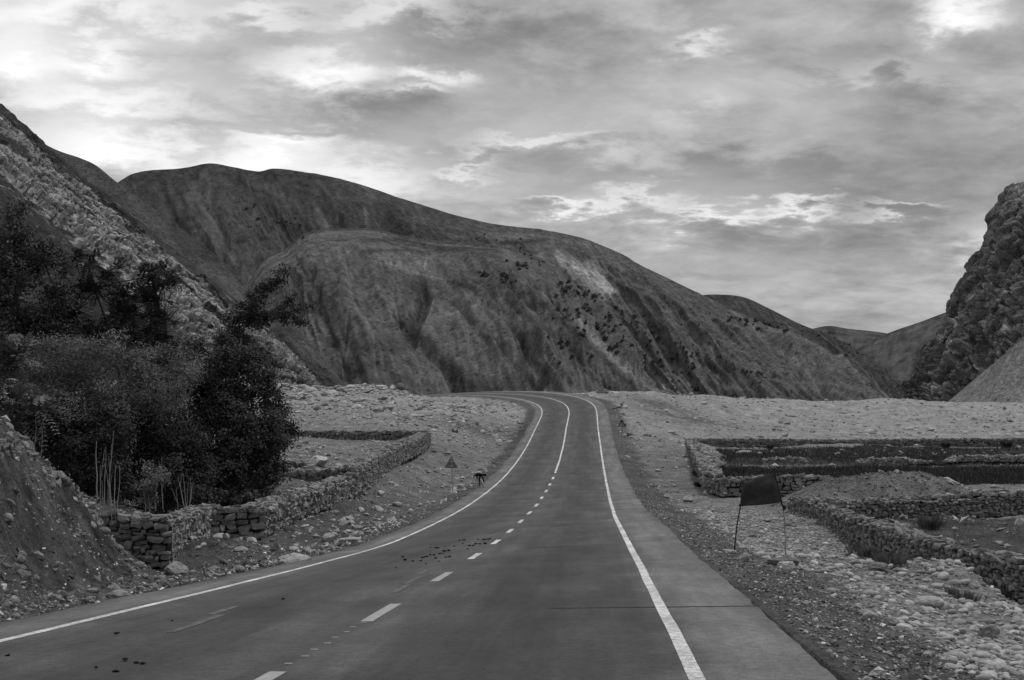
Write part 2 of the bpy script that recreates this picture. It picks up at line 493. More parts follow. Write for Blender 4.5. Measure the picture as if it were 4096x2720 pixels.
def zone_tone(x, y, lat, e):
    """what the ground is made of: pale river stone, grey grit, brown earth, soil"""
    n1 = fbm(x / 5.0, y / 5.0, 41, 4); n2 = fbm(x / 1.3, y / 1.3, 43, 4, .6)
    t = np.full(x.shape, 0.25)
    t = t + 0.13 * sstep(100, 150, y)                                     # pale flood plain
    t = np.where((lat < 0) & (y < 40), 0.16, t)                           # earth bank on the left
    bankm = sstep(-5.5, -8.0, x) * sstep(34, 30, y)
    t = t * (1 - bankm) + 0.14 * bankm
    near_l = (lat < 0) * sstep(30, 40, y) * sstep(75, 55, y)
    t = t * (1 - near_l) + (0.15) * near_l
    cob = (lat > 0) * sstep(1.6, 2.6, e) * sstep(70, 50, y)
    t = t * (1 - cob) + 0.33 * cob
    for poly, v in ((FIELD_A, .06), (FIELD_B, .06), (PLOT_C, .12)):
        m = poly_mask(x + n1 * 3, y + n1 * 6, poly)
        t = np.where(m, v, t)
    grit = sstep(2.5, 1.6, e + n2 * 1.2) * (lat > 0) + sstep(1.6, .8, e + n2 * 1.0) * (lat < 0)
    t = t * (1 - grit) + 0.145 * grit
    # earthy slope patches on the plain and inside the bend
    patch = sstep(.05, .3, n1) * sstep(60, 110, y) * .45
    t = t * (1 - patch) + 0.14 * patch
    for (px_, py_, Y_, rx_, ry_) in ((876, 500, 56, 5, 3.4), (690, 421, 160, 9, 16), (655, 408, 180, 7, 12), (505, 428, 135, 3, 14), (470, 428, 135, 7, 7)):
        c_ = P(px_, py_, Y_); k_ = np.exp(-((x - c_[0]) / rx_) ** 2 - ((y - c_[1]) / ry_) ** 2) * sstep(-.25, .15, n2 + n1 * .5); t = t * (1 - .6 * k_)
    n3 = fbm(x / .25, y / .25, 45, 3, .7)
    t = t * (1 + 0.55 * n1 + (0.8 + .7 * bankm) * n2 + (.5 + 1.0 * bankm) * n3)
    return np.clip(t, 0.03, 0.5)


gt = zone_tone(gx, gy, glat, ge)
ground_mat = grey_mat('gravel_ground', 1.0, 0.95, ((1.1, .25), (6.0, .35), (28.0, .4)), ((3.0, .7, .2), (12.0, 1.0, .12), (50.0, .8, .03)), attr='tone', spec=.1)
me = mesh_from('ground', np.stack([gx, gy, gz], -1).reshape(-1, 3), grid_faces(len(ang), len(rad))[:, ::-1], ground_mat, True, {'tone': gt})
add('ground', me, kind='structure')

# ------------------------------------------------------------------ road
rs_ = np.arange(S0, S1 - .5, 0.25)
wl = 4.5 + 0.12 * fbm(rs_ / 2.0, rs_ * 0, 61, 4) * 2
wr = 4.62 + .25 * sstep(10, 40, rs_) + 0.08 * fbm(rs_ / 1.6, rs_ * 0, 63, 4, .6) * 2 + 0.04 * np.sin(rs_ / 9.0)
offs = np.concatenate([[0.0], np.linspace(0, 1, 22), [1.0]])
pts = []; lats = []
for k, q in enumerate(offs):
    o = -wl + (wl + wr) * q
    up = -0.12 if k in (0, len(offs) - 1) else 0.0
    pts.append(road_pt(rs_, o, up)); lats.append(o)
pts = np.stack(pts, 1); lats = np.stack(lats, 1)
asphalt = bpy.data.materials.new('asphalt'); asphalt.use_nodes = True
t = asphalt.node_tree; g = G(t); b = t.nodes['Principled BSDF']
la = g.n('ShaderNodeAttribute'); la.attribute_name = 'lat'; la = la.outputs['Fac']
sa_ = g.n('ShaderNodeAttribute'); sa_.attribute_name = 'along'; sa_ = sa_.outputs['Fac']
pos_ = g.n('ShaderNodeNewGeometry').outputs['Position']
strv = g.xyz(g.m('MULTIPLY', la, 2.2), g.m('MULTIPLY', sa_, 0.12), 0.0)
strv2 = g.xyz(g.m('MULTIPLY', la, .55), g.m('MULTIPLY', sa_, .45), 4.0)
n1 = g.noise(strv, 1.0, 6, .65); n2 = g.noise(strv2, 1.0, 5, .6); n3 = g.noise(pos_, 55.0, 3, .7); n4 = g.noise(pos_, 9.0, 4, .7)
val = g.m('MULTIPLY', 0.078, g.rng(n1, .34, .66, .78, 1.22))
val = g.m('MULTIPLY', val, g.rng(n2, .34, .66, .76, 1.22))
val = g.m('MULTIPLY', val, g.rng(n4, .34, .66, .80, 1.2))
sp_ = g.voro(pos_, 5.0); val = g.m('MULTIPLY', val, g.m('SUBTRACT', 1.0, g.m('MULTIPLY', g.m('MULTIPLY', g.rng(sp_['Distance'], .05, .16, 1, 0), g.rng(g.sep(sp_['Color'])[0], .62, .66, 0, 1)), .55)))
n5 = g.noise(g.xyz(g.m('MULTIPLY', la, 1.1), g.m('MULTIPLY', sa_, .22), 9.0), 1.0, 4, .6); val = g.m('MULTIPLY', val, g.rng(n5, .36, .64, .82, 1.18))
val = g.m('MULTIPLY', val, g.rng(n3, .34, .66, .66, 1.34))
# oil-darkened and tyre-polished lanes, dusty shoulders
lane = g.m('ABSOLUTE', g.m('SUBTRACT', g.m('ABSOLUTE', la), 1.8))
val = g.m('MULTIPLY', val, g.rng(lane, 0.0, 1.5, .72, 1.06, True))
out_ = g.m('ADD', g.m('ABSOLUTE', la), g.m('MULTIPLY', g.m('SUBTRACT', n2, .5), 1.0))
val = g.m('MULTIPLY', val, g.rng(out_, 3.0, 4.1, 1.0, 1.75, True))
# one freshly laid, darker length in the right lane ends at a joint
cut = g.rng(g.m('ADD', sa_, g.m('MULTIPLY', g.m('SUBTRACT', n2, .5), .4)), 24.0, 25.5, 1.0, 0.0)
dk = g.m('MULTIPLY', cut, g.rng(la, 0.2, 0.9, 0.0, 1.0, True)); dk = g.m('MULTIPLY', dk, g.rng(la, 3.2, 3.4, 1.0, 0.0))
val = g.m('MULTIPLY', val, g.m('SUBTRACT', 1.0, g.m('MULTIPLY', dk, .20)))
cc = g.n('ShaderNodeCombineColor')
for i in range(3): t.links.new(val, cc.inputs[i])
t.links.new(cc.outputs[0], b.inputs['Base Color'])
b.inputs['Roughness'].default_value = 0.78; b.inputs['Specular IOR Level'].default_value = .3
bp = g.n('ShaderNodeBump'); bp.inputs['Strength'].default_value = .35; bp.inputs['Distance'].default_value = .01
t.links.new(g.noise(pos_, 90.0, 4, .7), bp.inputs['Height']); t.links.new(bp.outputs[0], b.inputs['Normal'])
ns, no = pts.shape[:2]
me = mesh_from('road', pts.reshape(-1, 3), grid_faces(ns, no)[:, ::-1], asphalt, True, {'lat': lats, 'along': np.repeat(rs_, no)})
road = add('road', me, kind='structure')

paint = bpy.data.materials.new('worn_white_paint'); paint.use_nodes = True
t = paint.node_tree; g = G(t); b = t.nodes['Principled BSDF']
pos_ = g.n('ShaderNodeNewGeometry').outputs['Position']
w1 = g.noise(pos_, 14.0, 6, .75); w2 = g.noise(pos_, 70.0, 3, .8); w3 = g.noise(pos_, .9, 3, .6)
mk = g.rng(g.m('ADD', g.m('MULTIPLY', w1, .6), g.m('ADD', g.m('MULTIPLY', w2, .35), g.m('MULTIPLY', w3, .35))), .55, .72, .95, .34)
cc = g.n('ShaderNodeCombineColor')
for i in range(3): t.links.new(mk, cc.inputs[i])
t.links.new(cc.outputs[0], b.inputs['Base Color']); b.inputs['Roughness'].default_value = .6
paint_dull = bpy.data.materials.new('dull_paint'); paint_dull.use_nodes = True
t = paint_dull.node_tree; g = G(t); b = t.nodes['Principled BSDF']
pos_ = g.n('ShaderNodeNewGeometry').outputs['Position']
mk = g.rng(g.m('ADD', g.m('MULTIPLY', g.noise(pos_, 10.0, 5, .7), .6), g.m('MULTIPLY', g.noise(pos_, 60.0, 3, .8), .4)), .38, .66, .42, .24)
cc = g.n('ShaderNodeCombineColor')
for i in range(3): t.links.new(mk, cc.inputs[i])
t.links.new(cc.outputs[0], b.inputs['Base Color']); b.inputs['Roughness'].default_value = .7
faint = grey_mat('faded_paint', .125, .8, ((6.0, .4), (30.0, .3)), ())
tar = grey_mat('tar_joint', .025, .7, ((9.0, .4),), ())


def strip(name, s0, s1, off, w, mat, step=.5, wob=0.015, up=.005, seed=1):
    n = max(2, int((s1 - s0) / step) + 1); s = np.linspace(s0, s1, n)
    wb = wob * fbm(s / 3.0, s * 0 + seed, seed, 3) * 2; wv = w * (1 + .12 * fbm(s / .7, s * 0, seed + 5, 3))
    A = road_pt(s, off + wb - wv / 2, up); B = road_pt(s, off + wb + wv / 2, up)
    v = np.stack([A, B], 1).reshape(-1, 3)
    return add(name, mesh_from(name, v, grid_faces(n, 2)[:, ::-1], mat, False), road)


o = strip('edge_line', S0, S1 - 1, -3.5, .13, paint, seed=2); o['label'] = 'solid white line along the inner edge of the bend'
o = strip('edge_line', S0, S1 - 1, 3.5, .135, paint, seed=3); o['label'] = 'solid white line along the right road edge'
strip('centre_line', 82.0, S1 - 1, 0, .14, paint, seed=4)
for k in range(13):
    s = 10.0 + (k - 1) * 6.0
    strip('centre_dash', s, s + 2.15, 0, .15, paint_dull if k < 3 else paint, .25, seed=10 + k)
# faint test dots of paint between the first dashes, faded remains of an older line
for k in range(8):
    s = 6.6 + k * .47
    strip('paint_dot', s, s + .05, -.04 + .03 * (k % 2), .07, paint_dull, .05, seed=40 + k)
for (s, l, of) in ((15.6, 1.6, -.42), (13.9, 1.5, -.33), (9.0, 1.9, -2.0), (11.0, 1.1, -2.15), (17.8, 1.2, -.5)):
    strip('faded_paint_streak', s, s + l, of, .11, faint, .2, .06, seed=int(s))
# the tarred joint across the right shoulder and two short cracks


def cross_strip(name, s, o0, o1, w, mat, seed):
    n = 24; o = np.linspace(o0, o1, n); c = s + .05 * fbm(o * 1.2, o * 0, seed, 3)
    ww = w * (0.35 + .65 * np.sin(np.linspace(.15, math.pi - .05, n)))
    A = np.stack([road_pt(np.array(c_ - w_ / 2), np.array(o_), .004) for c_, o_, w_ in zip(c, o, ww)])
    B = np.stack([road_pt(np.array(c_ + w_ / 2), np.array(o_), .004) for c_, o_, w_ in zip(c, o, ww)])
    return add(name, mesh_from(name, np.stack([A, B], 1).reshape(-1, 3), grid_faces(n, 2), mat), road)


cross_strip('tar_joint', 11.35, 2.1, 5.0, .07, tar, 3)
cross_strip('tar_joint', 25.2, 1.0, 2.0, .10, tar, 4)
cross_strip('tar_joint', 137.0, -2.1, -1.6, .5, tar, 5)
cross_strip('tar_joint', 128.0, -4.4, -3.7, .12, tar, 6)

# ------------------------------------------------------------------ mountains: surfaces ruled between a crest line and a foot line


def curve(ptsxyd, t):
    a = np.array(ptsxyd, float); q = np.linspace(0, 1, len(a))
    # smooth (Catmull-Rom) in t for picture x, y and distance
    f = np.clip(t * (len(a) - 1), 0, len(a) - 1.0001); i = f.astype(int); u = (f - i)[:, None]; n = len(a)
    p0 = a[np.maximum(i - 1, 0)]; p1 = a[i]; p2 = a[np.minimum(i + 1, n - 1)]; p3 = a[np.minimum(i + 2, n - 1)]
    c = 0.5 * (2 * p1 + (p2 - p0) * u + (2 * p0 - 5 * p1 + 4 * p2 - p3) * u * u + (3 * p1 - p0 - 3 * p2 + p3) * u ** 3)
    return np.stack([P(*r) for r in c])


def mountain(name, crest, foot, nu, nv, mat, disp, tone, power=1.0, back=0.5, nback=14, crest_rough=0.0, sink=0.0, seed=1, label=None, smooth=True):
    t = np.linspace(0, 1, nu); C = curve(crest, t); Fo = curve(foot, t); Fo[:, 2] -= sink
    seg = np.linalg.norm(np.diff(C, axis=0), axis=1); um = np.concatenate([[0], np.cumsum(seg)])
    hgt = np.linalg.norm(C - Fo, axis=1).mean()
    v = np.linspace(0, 1, nv); vb = np.linspace(0, 1, nback + 1)[1:]
    D = C - Fo
    pos = Fo[:, None] + D[:, None] * v[None, :, None]
    pos[..., 2] = Fo[:, None, 2] + D[:, None, 2] * (v[None] ** power)
    hor = D.copy(); hor[:, 2] = 0; hl = np.linalg.norm(hor, axis=1, keepdims=True) + 1e-6
    bk = C[:, None] + hor[:, None] / hl[:, None] * (vb[None, :, None] * hgt * 1.2) + np.array([0, 0, -1.0]) * (vb[None, :, None] ** 1.4) * hgt * back
    pos = np.concatenate([pos, bk], 1)
    V = np.concatenate([v, 1 + vb]); U = np.repeat(um[:, None], len(V), 1); VM = np.repeat((V * hgt)[None], nu, 0)
    VV = np.repeat(V[None], nu, 0)
    # outward direction of the face
    du = np.gradient(pos, axis=0); dv = np.gradient(pos, axis=1); nr = np.cross(du, dv); nr /= np.linalg.norm(nr, axis=2, keepdims=True) + 1e-9
    nr *= np.where((nr[..., 1:2] > 0.0) & (VV[..., None] <= 1), -1.0, 1.0)
    nr[..., 2] = np.abs(nr[..., 2])
    amt = disp(U, VM, VV, pos)
    taper = np.where(VV < 1, sstep(0, 1, np.minimum(1, (1 - VV) * 2.6)) * .92 + .08 * crest_rough, .08 * crest_rough + .4 * np.minimum(1, (VV - 1) * 3))
    taper = np.where(VV < 1, np.maximum(taper, .06 * crest_rough), taper)
    pos = pos + nr * (amt * taper)[..., None]
    tn = tone(U, VM, VV, pos, amt)
    X, Y = pix(pos)
    me = mesh_from(name, pos.reshape(-1, 3), grid_faces(nu, len(V)), mat, smooth, {'tone': np.clip(tn, .012, .6)})
    o = add(name, me, kind='structure', label=label)
    return o, pos, VV


def gully(U, VM, w, seed, skew=0.0, stretch=4.5, octv=5, gain=.5):
    wv = fbm(U / (w * 2.5), VM / (w * 3), seed + 77, 3) * w * .8
    return fbm((U + VM * skew + wv) / w, VM / (w * stretch), seed, octv, gain, True)


def feat(X, Y, items):
    """tone multiplier, with gully shade and lit edges painted in, and carve depth from ravines, tracks, fields and scars drawn as lines / patches on the slope"""
    mul = np.ones(X.shape); dep = np.zeros(X.shape)
    wb = 1.6 * fbm(X / 9.0, Y / 9.0, 301, 3) * 2
    for pts_, w, m_, d_ in items:
        best = np.full(X.shape, 1e9)
        for (a, b_), (c, e_) in zip(pts_[:-1], pts_[1:]):
            l2 = (c - a) ** 2 + (e_ - b_) ** 2 + 1e-9; q = np.clip(((X - a) * (c - a) + (Y - b_) * (e_ - b_)) / l2, 0, 1)
            best = np.minimum(best, np.hypot(X - a - q * (c - a), Y - b_ - q * (e_ - b_)))
        k = np.exp(-((np.maximum(best + wb * min(1, w / 3), 0)) / w) ** 2)
        mul *= 1 + (m_ - 1) * k; dep += d_ * k
    return mul, dep


F_M2 = [([(575, 318), (604, 350), (640, 382), (656, 394)], 5, 1.9, -3), ([(500, 300), (530, 328)], 1.5, 1.35, 0), ([(345, 262), (352, 300), (362, 318)], 1.4, 1.3, -2), ([(395, 275), (392, 300), (400, 322)], 1.4, 1.3, -2), ([(425, 280), (425, 300), (412, 334)], 7, .62, -10), ([(436, 292), (430, 312), (417, 341)], 1.5, 1.35, 3), ([(400, 322), (425, 345), (455, 372), (482, 396)], 7, .66, -14), ([(365, 316), (374, 340), (376, 376), (380, 392)], 1.2, 1.5, -2), ([(352, 330), (344, 365), (340, 392)], 1.3, 1.4, -2),  # dark wedge and diagonal band are painted gully shadow, the pale rim painted light
        ([(484, 305), (520, 342), (558, 390)], 3, .75, -6), ([(450, 300), (500, 350), (540, 392)], 3, .78, -6), ([(508, 300), (570, 352), (606, 392)], 4, .72, -7), ([(531, 294), (590, 345), (640, 392)], 4, .62, -8), ([(470, 290), (530, 350), (572, 392)], 2, 1.2, 5),
        ([(363, 241), (400, 240), (424, 244)], 3.2, .66, 0), ([(362, 251), (407, 250), (430, 254)], 1.6, .62, 0), ([(376, 258), (405, 268), (432, 273)], 5, 1.22, 0), ([(448, 281), (462, 285), (474, 290)], 3, .55, 0), ([(430, 247), (470, 252), (500, 258)], 2, .75, 0), ([(412, 272), (440, 279), (452, 280)], 1.0, 1.5, 0), ([(428, 254), (424, 268)], 1.0, 1.5, 0),
        ([(436, 318), (455, 313), (478, 304)], .9, 1.45, 0), ([(455, 360), (480, 350), (516, 334)], .9, 1.4, 0), ([(300, 262), (320, 300), (335, 350)], 4, .88, -2), ([(310, 300), (330, 330), (350, 388)], 3, .85, -2), ([(340, 345), (350, 372)], 12, .72, 0), ([(375, 380), (400, 384)], 10, .74, 0), ([(395, 348), (360, 340)], 9, .78, 0), ([(478, 384), (500, 388)], 8, .76, 0)]
F_M1 = [([(250, 177), (290, 203), (327, 227)], 4.5, 1.38, 8), ([(240, 180), (262, 206), (300, 240)], 5, .72, -14), ([(205, 172), (190, 200), (196, 232)], 5, 1.2, 4), ([(160, 178), (168, 200), (180, 230)], 4, .75, -8), ([(365, 208), (367, 228)], 1.3, 1.7, -4), ([(335, 206), (338, 229)], 1.3, 1.5, -4), ([(414, 214), (414, 236)], 1.3, 1.5, -4), ([(300, 190), (310, 225)], 8, .8, -8), ([(390, 205), (400, 232)], 8, .78, -8),
        ([(560, 258), (585, 272), (606, 292)], 7, 2.2, -6), ([(590, 262), (602, 275), (612, 290)], 4, 2.0, -4), ([(566, 308), (600, 342), (625, 366)], 4, 2.2, -5), ([(618, 358), (640, 376), (662, 392)], 9, 2.4, -6), ([(520, 262), (575, 305), (650, 365)], 4, .7, -9), ([(570, 250), (640, 300), (720, 375)], 4, .72, -10), ([(640, 275), (700, 330), (760, 390)], 4, .72, -10), ([(460, 240), (500, 244), (545, 240)], 2.5, .66, 0), ([(480, 234), (520, 238)], 2.5, 1.25, 0), ([(500, 252), (540, 258)], 3, 1.25, 0), ([(450, 258), (500, 268), (540, 282)], 2.5, .7, 0)]
F_M3 = [([(685, 319), (703, 341)], 2.0, 1.6, -4), ([(693, 347), (703, 382)], 1.6, 1.5, -3), ([(811, 347), (826, 372), (848, 401)], 1.8, 1.7, -4), ([(826, 350), (845, 384)], 1.2, 1.4, -3), ([(730, 330), (790, 380)], 6, .7, -12), ([(770, 330), (830, 390)], 6, .72, -12), ([(700, 310), (740, 350)], 5, .75, -10)]
far_mat = grey_mat('far_slope', 1.0, 1.0, ((.010, .10), (.06, .12), (.35, .36)), ((.12, .6, 3.5), (.5, .7, 1.3)), attr='tone', spec=.0, speck=(.2, .30, .5))
mid_mat = grey_mat('mid_slope', 1.0, 1.0, ((.05, .12), (.25, .25), (1.0, .4)), ((.25, .6, 1.6), (1.1, .7, .5)), attr='tone', spec=.0, speck=(.5, .3, .5))
near_mat = grey_mat('rocky_slope', 1.0, .95, ((.12, .12), (.8, .25), (3.0, .4)), ((.5, .9, 1.2), (2.0, .9, .4)), attr='tone', spec=.05, speck=(.9, .12, .5))

# far hills closing the valley
def d_far(U, VM, V, p): return 60 * gully(U, VM, 420, 5, .3) + 14 * fbm(U / 90, VM / 120, 8, 4)
def t_far(U, VM, V, p, a): return .086 * (1 + .6 * fbm(U / 200, VM / 320, 12, 4) + 1.6 * fbm(U / 30, VM / 45, 14, 5, .65) + .8 * fbm(U / 9, VM / 90, 16, 3))
mountain('far_hill', [(780, 340, 3300), (812, 329, 3300), (830, 326, 3300), (850, 329, 3300), (890, 334, 3300), (960, 352, 3300), (1080, 372, 3300)],
         [(760, 412, 2300), (800, 412, 2300), (830, 412, 2300), (860, 412, 2300), (890, 412, 2300), (980, 412, 2300), (1080, 412, 2300)], 160, 60, far_mat, d_far, t_far, sink=20, seed=4)
mountain('far_hill', [(800, 392, 2700), (850, 352, 2700), (886, 334, 2700), (920, 322, 2700), (950, 311, 2700), (1010, 292, 2700), (1200, 250, 2700)],
         [(810, 412, 2000), (840, 412, 2000), (866, 412, 2000), (890, 412, 1950), (920, 412, 1900), (1000, 412, 1800), (1200, 412, 1700)], 160, 70, far_mat, d_far,
         lambda U, VM, V, p, a: 1.0 * t_far(U, VM, V, p, a), sink=20, seed=6)

# hill right of the main mountain
def d_m3(U, VM, V, p): return feat(*pix(p), F_M3)[1] * .4 + 34 * gully(U, VM, 300, 25, 0.15, 6) + 12 * gully(U, VM, 90, 27, .1, 5) + 5 * fbm(U / 20, VM / 20, 28, 4, .6)
def t_m3(U, VM, V, p, a):
    t = .064 * feat(*pix(p), F_M3)[0] * (1 + .5 * fbm(U / 160, VM / 300, 32, 4) + 1.4 * fbm(U / 9, VM / 16, 34, 5, .7))
    low = sstep(.32, .12, V + .15 * fbm(U / 120, VM / 200, 35, 3)); t = t * (1 - low) + .13 * low * (1 + .5 * fbm(U / 25, VM / 60, 36, 4))
    ch = gully(U, VM, 170, 37, .2, 12, 3); t = t + .07 * sstep(.34, .46, ch)
    t = t * (1 + .9 * fbm(U / 5.0, VM / 90.0, 159, 3, .6))
    return t
m3, m3pos, m3v = mountain('mountain', [(640, 330, 2300), (690, 302, 2250), (707, 295, 2200), (742, 297, 2150), (770, 309, 2100), (800, 324, 2050), (830, 336, 1950), (862, 352, 1850), (890, 372, 1750), (925, 402, 1650)],
         [(700, 414, 1500), (745, 414, 1480), (775, 414, 1450), (810, 414, 1420), (840, 414, 1400), (870, 414, 1380), (890, 414, 1360), (905, 414, 1340), (920, 414, 1320), (940, 414, 1300)],
         340, 150, far_mat, d_m3, t_m3, sink=14, crest_rough=.6, seed=21)

# main ridge
def d_m1(U, VM, V, p): return feat(*pix(p), F_M1)[1] * .35 + 70 * gully(U, VM, 220, 45, .05, 6) + 26 * gully(U, VM, 80, 47, .05, 7) + 7 * gully(U, VM, 28, 49, .05, 6) + 3 * fbm(U / 10, VM / 12, 48, 4, .6)
def t_m1(U, VM, V, p, a):
    X, Y = pix(p)
    t = .078 * feat(X, Y, F_M1)[0] ** 1.2 * (1 + .5 * fbm(U / 180, VM / 260, 52, 4) + 1.4 * fbm(U / 9, VM / 14, 54, 5, .7))
    ch = gully(U, VM, 120, 57, .05, 11, 3); t = t + .045 * sstep(.33, .47, ch)
    right = sstep(440, 540, X); t = t * (1 + .55 * right)
    ter = sstep(.12, .3, fbm(U / 240, VM / 26, 59, 3)) * sstep(430, 470, X) * sstep(620, 560, X); t = t * (1 + .5 * ter)
    st = fbm(U / 5.0, VM / 90.0, 155, 3, .6); t = t * (1 + .5 * st) + .03 * sstep(.2, .36, fbm(U / 9.0, VM / 120.0, 156, 3))
    return t
m1, m1pos, m1v = mountain('mountain', [(40, 250, 2300), (90, 205, 2300), (120, 181, 2300), (142, 172, 2300), (180, 169, 2280), (210, 164, 2250), (235, 168, 2230), (258, 172, 2200), (281, 169, 2180), (340, 179, 2120), (400, 198, 2050),
          (460, 217, 1950), (500, 226, 1880), (545, 231, 1800), (580, 238, 1720), (610, 249, 1650), (640, 265, 1600), (680, 284, 1540), (720, 304, 1480), (780, 335, 1400), (840, 375, 1330), (880, 404, 1280)],
         [(150, 414, 1350), (190, 414, 1350), (220, 414, 1350), (250, 414, 1340), (280, 414, 1330), (310, 414, 1320), (340, 414, 1310), (370, 414, 1300), (400, 414, 1290), (440, 414, 1270), (500, 414, 1240),
          (560, 414, 1210), (600, 414, 1190), (650, 414, 1170), (690, 414, 1150), (720, 414, 1130), (750, 414, 1110), (790, 414, 1090), (825, 414, 1070), (860, 414, 1050), (880, 414, 1040), (900, 414, 1030)],
         500, 190, far_mat, d_m1, t_m1, sink=12, crest_rough=.9, seed=41)

# shoulder with terraced fields in front of it
def d_m2(U, VM, V, p): return feat(*pix(p), F_M2)[1] * 1.0 + 34 * gully(U, VM, 120, 65, -.05, 6) + 15 * gully(U, VM, 44, 67, 0, 7) + 4.0 * gully(U, VM, 16, 69, 0, 6) + 1.6 * fbm(U / 6, VM / 6, 68, 4, .65)
def t_m2(U, VM, V, p, a):
    X, Y = pix(p)
    t = .128 * feat(X, Y, F_M2)[0] ** 1.25 * (1 + .35 * fbm(U / 120, VM / 200, 72, 4) + 1.25 * fbm(U / 6.5, VM / 9, 74, 5, .7))
    scrub = sstep(.04, .22, fbm(U / 60, VM / 70, 76, 4)) * sstep(.75, .5, V); t = t * (1 - .42 * scrub * (.6 + 1.2 * np.abs(fbm(U / 7, VM / 7, 77, 3))))
    ch = gully(U, VM, 75, 78, 0, 12, 3); t = t + .05 * sstep(.36, .47, ch)
    # terraced fields near the top: long level strips, ploughed or fallow
    ter = sstep(.80, .88, V)
    st = fbm(U / 150, VM / 12 + U / 300, 79, 2); t = t * (1 + ter * np.where(st > .08, -.3, np.where(st < -.1, .12, 0)))
    st = fbm(U / 3.0, VM / 50.0, 157, 3, .6); t = t * (1 + .55 * st * (1 - ter)) + .035 * (1 - ter) * sstep(.22, .38, fbm(U / 5.5, VM / 80.0, 158, 3))
    return t
m2, m2pos, m2v = mountain('mountain', [(228, 330, 1250), (246, 290, 1250), (262, 262, 1250), (288, 248, 1240), (311, 232, 1230), (362, 229, 1220), (412, 238, 1220), (455, 243, 1290), (505, 247, 1330), (548, 262, 1280), (590, 300, 1180), (628, 348, 1070), (660, 396, 960)],
         [(265, 412, 760), (280, 412, 760), (300, 412, 760), (330, 412, 760), (365, 412, 760), (420, 412, 760), (480, 412, 770), (540, 412, 780), (585, 412, 790), (620, 412, 800), (645, 412, 810), (660, 412, 820), (675, 412, 830)],
         450, 190, far_mat, d_m2, t_m2, power=.86, sink=10, back=.25, crest_rough=1.0, seed=61)

# dark spur behind the rocky slope
def d_l2(U, VM, V, p): return 11 * gully(U, VM, 70, 85, .6, 4) + 4 * gully(U, VM, 22, 87, .6, 4) + .9 * fbm(U / 5, VM / 5, 88, 4, .6)
def t_l2(U, VM, V, p, a):
    t = .085 * (1 + .5 * fbm(U / 50, VM / 60, 92, 4) + .8 * fbm(U / 9, VM / 12, 94, 4, .6))
    dark = sstep(.0, .25, fbm((U - VM * .5) / 70, (VM + U) / 130, 96, 3)); return t * (1 - .3 * dark)
mountain('mountain', [(-60, 110, 620), (0, 118, 620), (50, 147, 620), (80, 158, 620), (97, 166, 610), (118, 183, 600), (150, 206, 590), (200, 243, 570), (245, 280, 550), (290, 322, 530), (325, 360, 510), (362, 408, 490)],
         [(-200, 414, 380), (-140, 414, 380), (-80, 414, 385), (-20, 414, 390), (40, 414, 395), (100, 414, 400), (150, 414, 405), (200, 414, 410), (250, 414, 415), (295, 414, 420), (330, 414, 425), (365, 416, 430)],
         380, 170, mid_mat, d_l2, t_l2, sink=8, crest_rough=.8, seed=81)


# rocky slope above the trees on the left
def cells(x, y, seed):
    """angular blocks: nearest / second-nearest jittered point"""
    ix, iy = np.floor(x), np.floor(y); d1 = np.full(x.shape, 9.0); d2 = d1.copy(); hid = np.zeros(x.shape)
    for a in (-1, 0, 1):
        for b_ in (-1, 0, 1):
            cx, cy = ix + a, iy + b_; jx, jy = cx + _hash(cx, cy, seed), cy + _hash(cx, cy, seed + 9)
            d = np.hypot(x - jx, y - jy); h = _hash(cx, cy, seed + 5)
            nw = d < d1; d2 = np.where(nw, d1, np.minimum(d2, d)); hid = np.where(nw, h, hid); d1 = np.where(nw, d, d1)
    return d1, d2, hid


def rock_band(U, VM, V, p):
    X, Y = pix(p)
    ln = 157 + .83 * X                                        # the outcrop runs down to the right
    band = np.exp(-((Y - ln) / 25.0) ** 2) + .55 * np.exp(-((Y - ln + 36) / 9.0) ** 2) + .6 * np.exp(-((X - 190 - .3 * (Y - 310)) / 14) ** 2) * sstep(280, 310, Y) + .7 * np.exp(-((X - 280) / 26) ** 2 - ((Y - 350 - (X - 282) * .85) / 9) ** 2)
    nb = band * (1 + 1.3 * fbm(U / 26, VM / 12, 101, 4)) + 1.5 * fbm((U + VM * .75) / 8, (VM - U * .3) / 3.5, 103, 5, .65)
    return sstep(.46, .58, nb)


def d_l1(U, VM, V, p):
    r = rock_band(U, VM, V, p)
    w1, w2 = U + VM * .75 + 1.6 * fbm(U / 5, VM / 5, 110, 2), VM - U * .3 + 1.6 * fbm(U / 5, VM / 5, 111, 2)
    d1, d2, h = cells(w1 / 4.6, w2 / 2.4, 105); e1, e2, h2 = cells(w1 / 2.1, w2 / 1.3, 107)
    blk = (h * 1.6 - 1.2 * sstep(.14, .0, d2 - d1)) + (h2 * .7 - .6 * sstep(.16, 0, e2 - e1)) + .3 * fbm(U / 2.0, VM / 1.6, 117, 4, .6)
    return 3.0 * gully(U, VM, 40, 113, .3, 4) + 1.0 * fbm(U / 4, VM / 4, 115, 4, .6) + r * blk * .6 + 1.6 * np.abs(fbm(U / 6, VM / 6, 119, 4, .6)) * sstep(.8, 1.0, V)


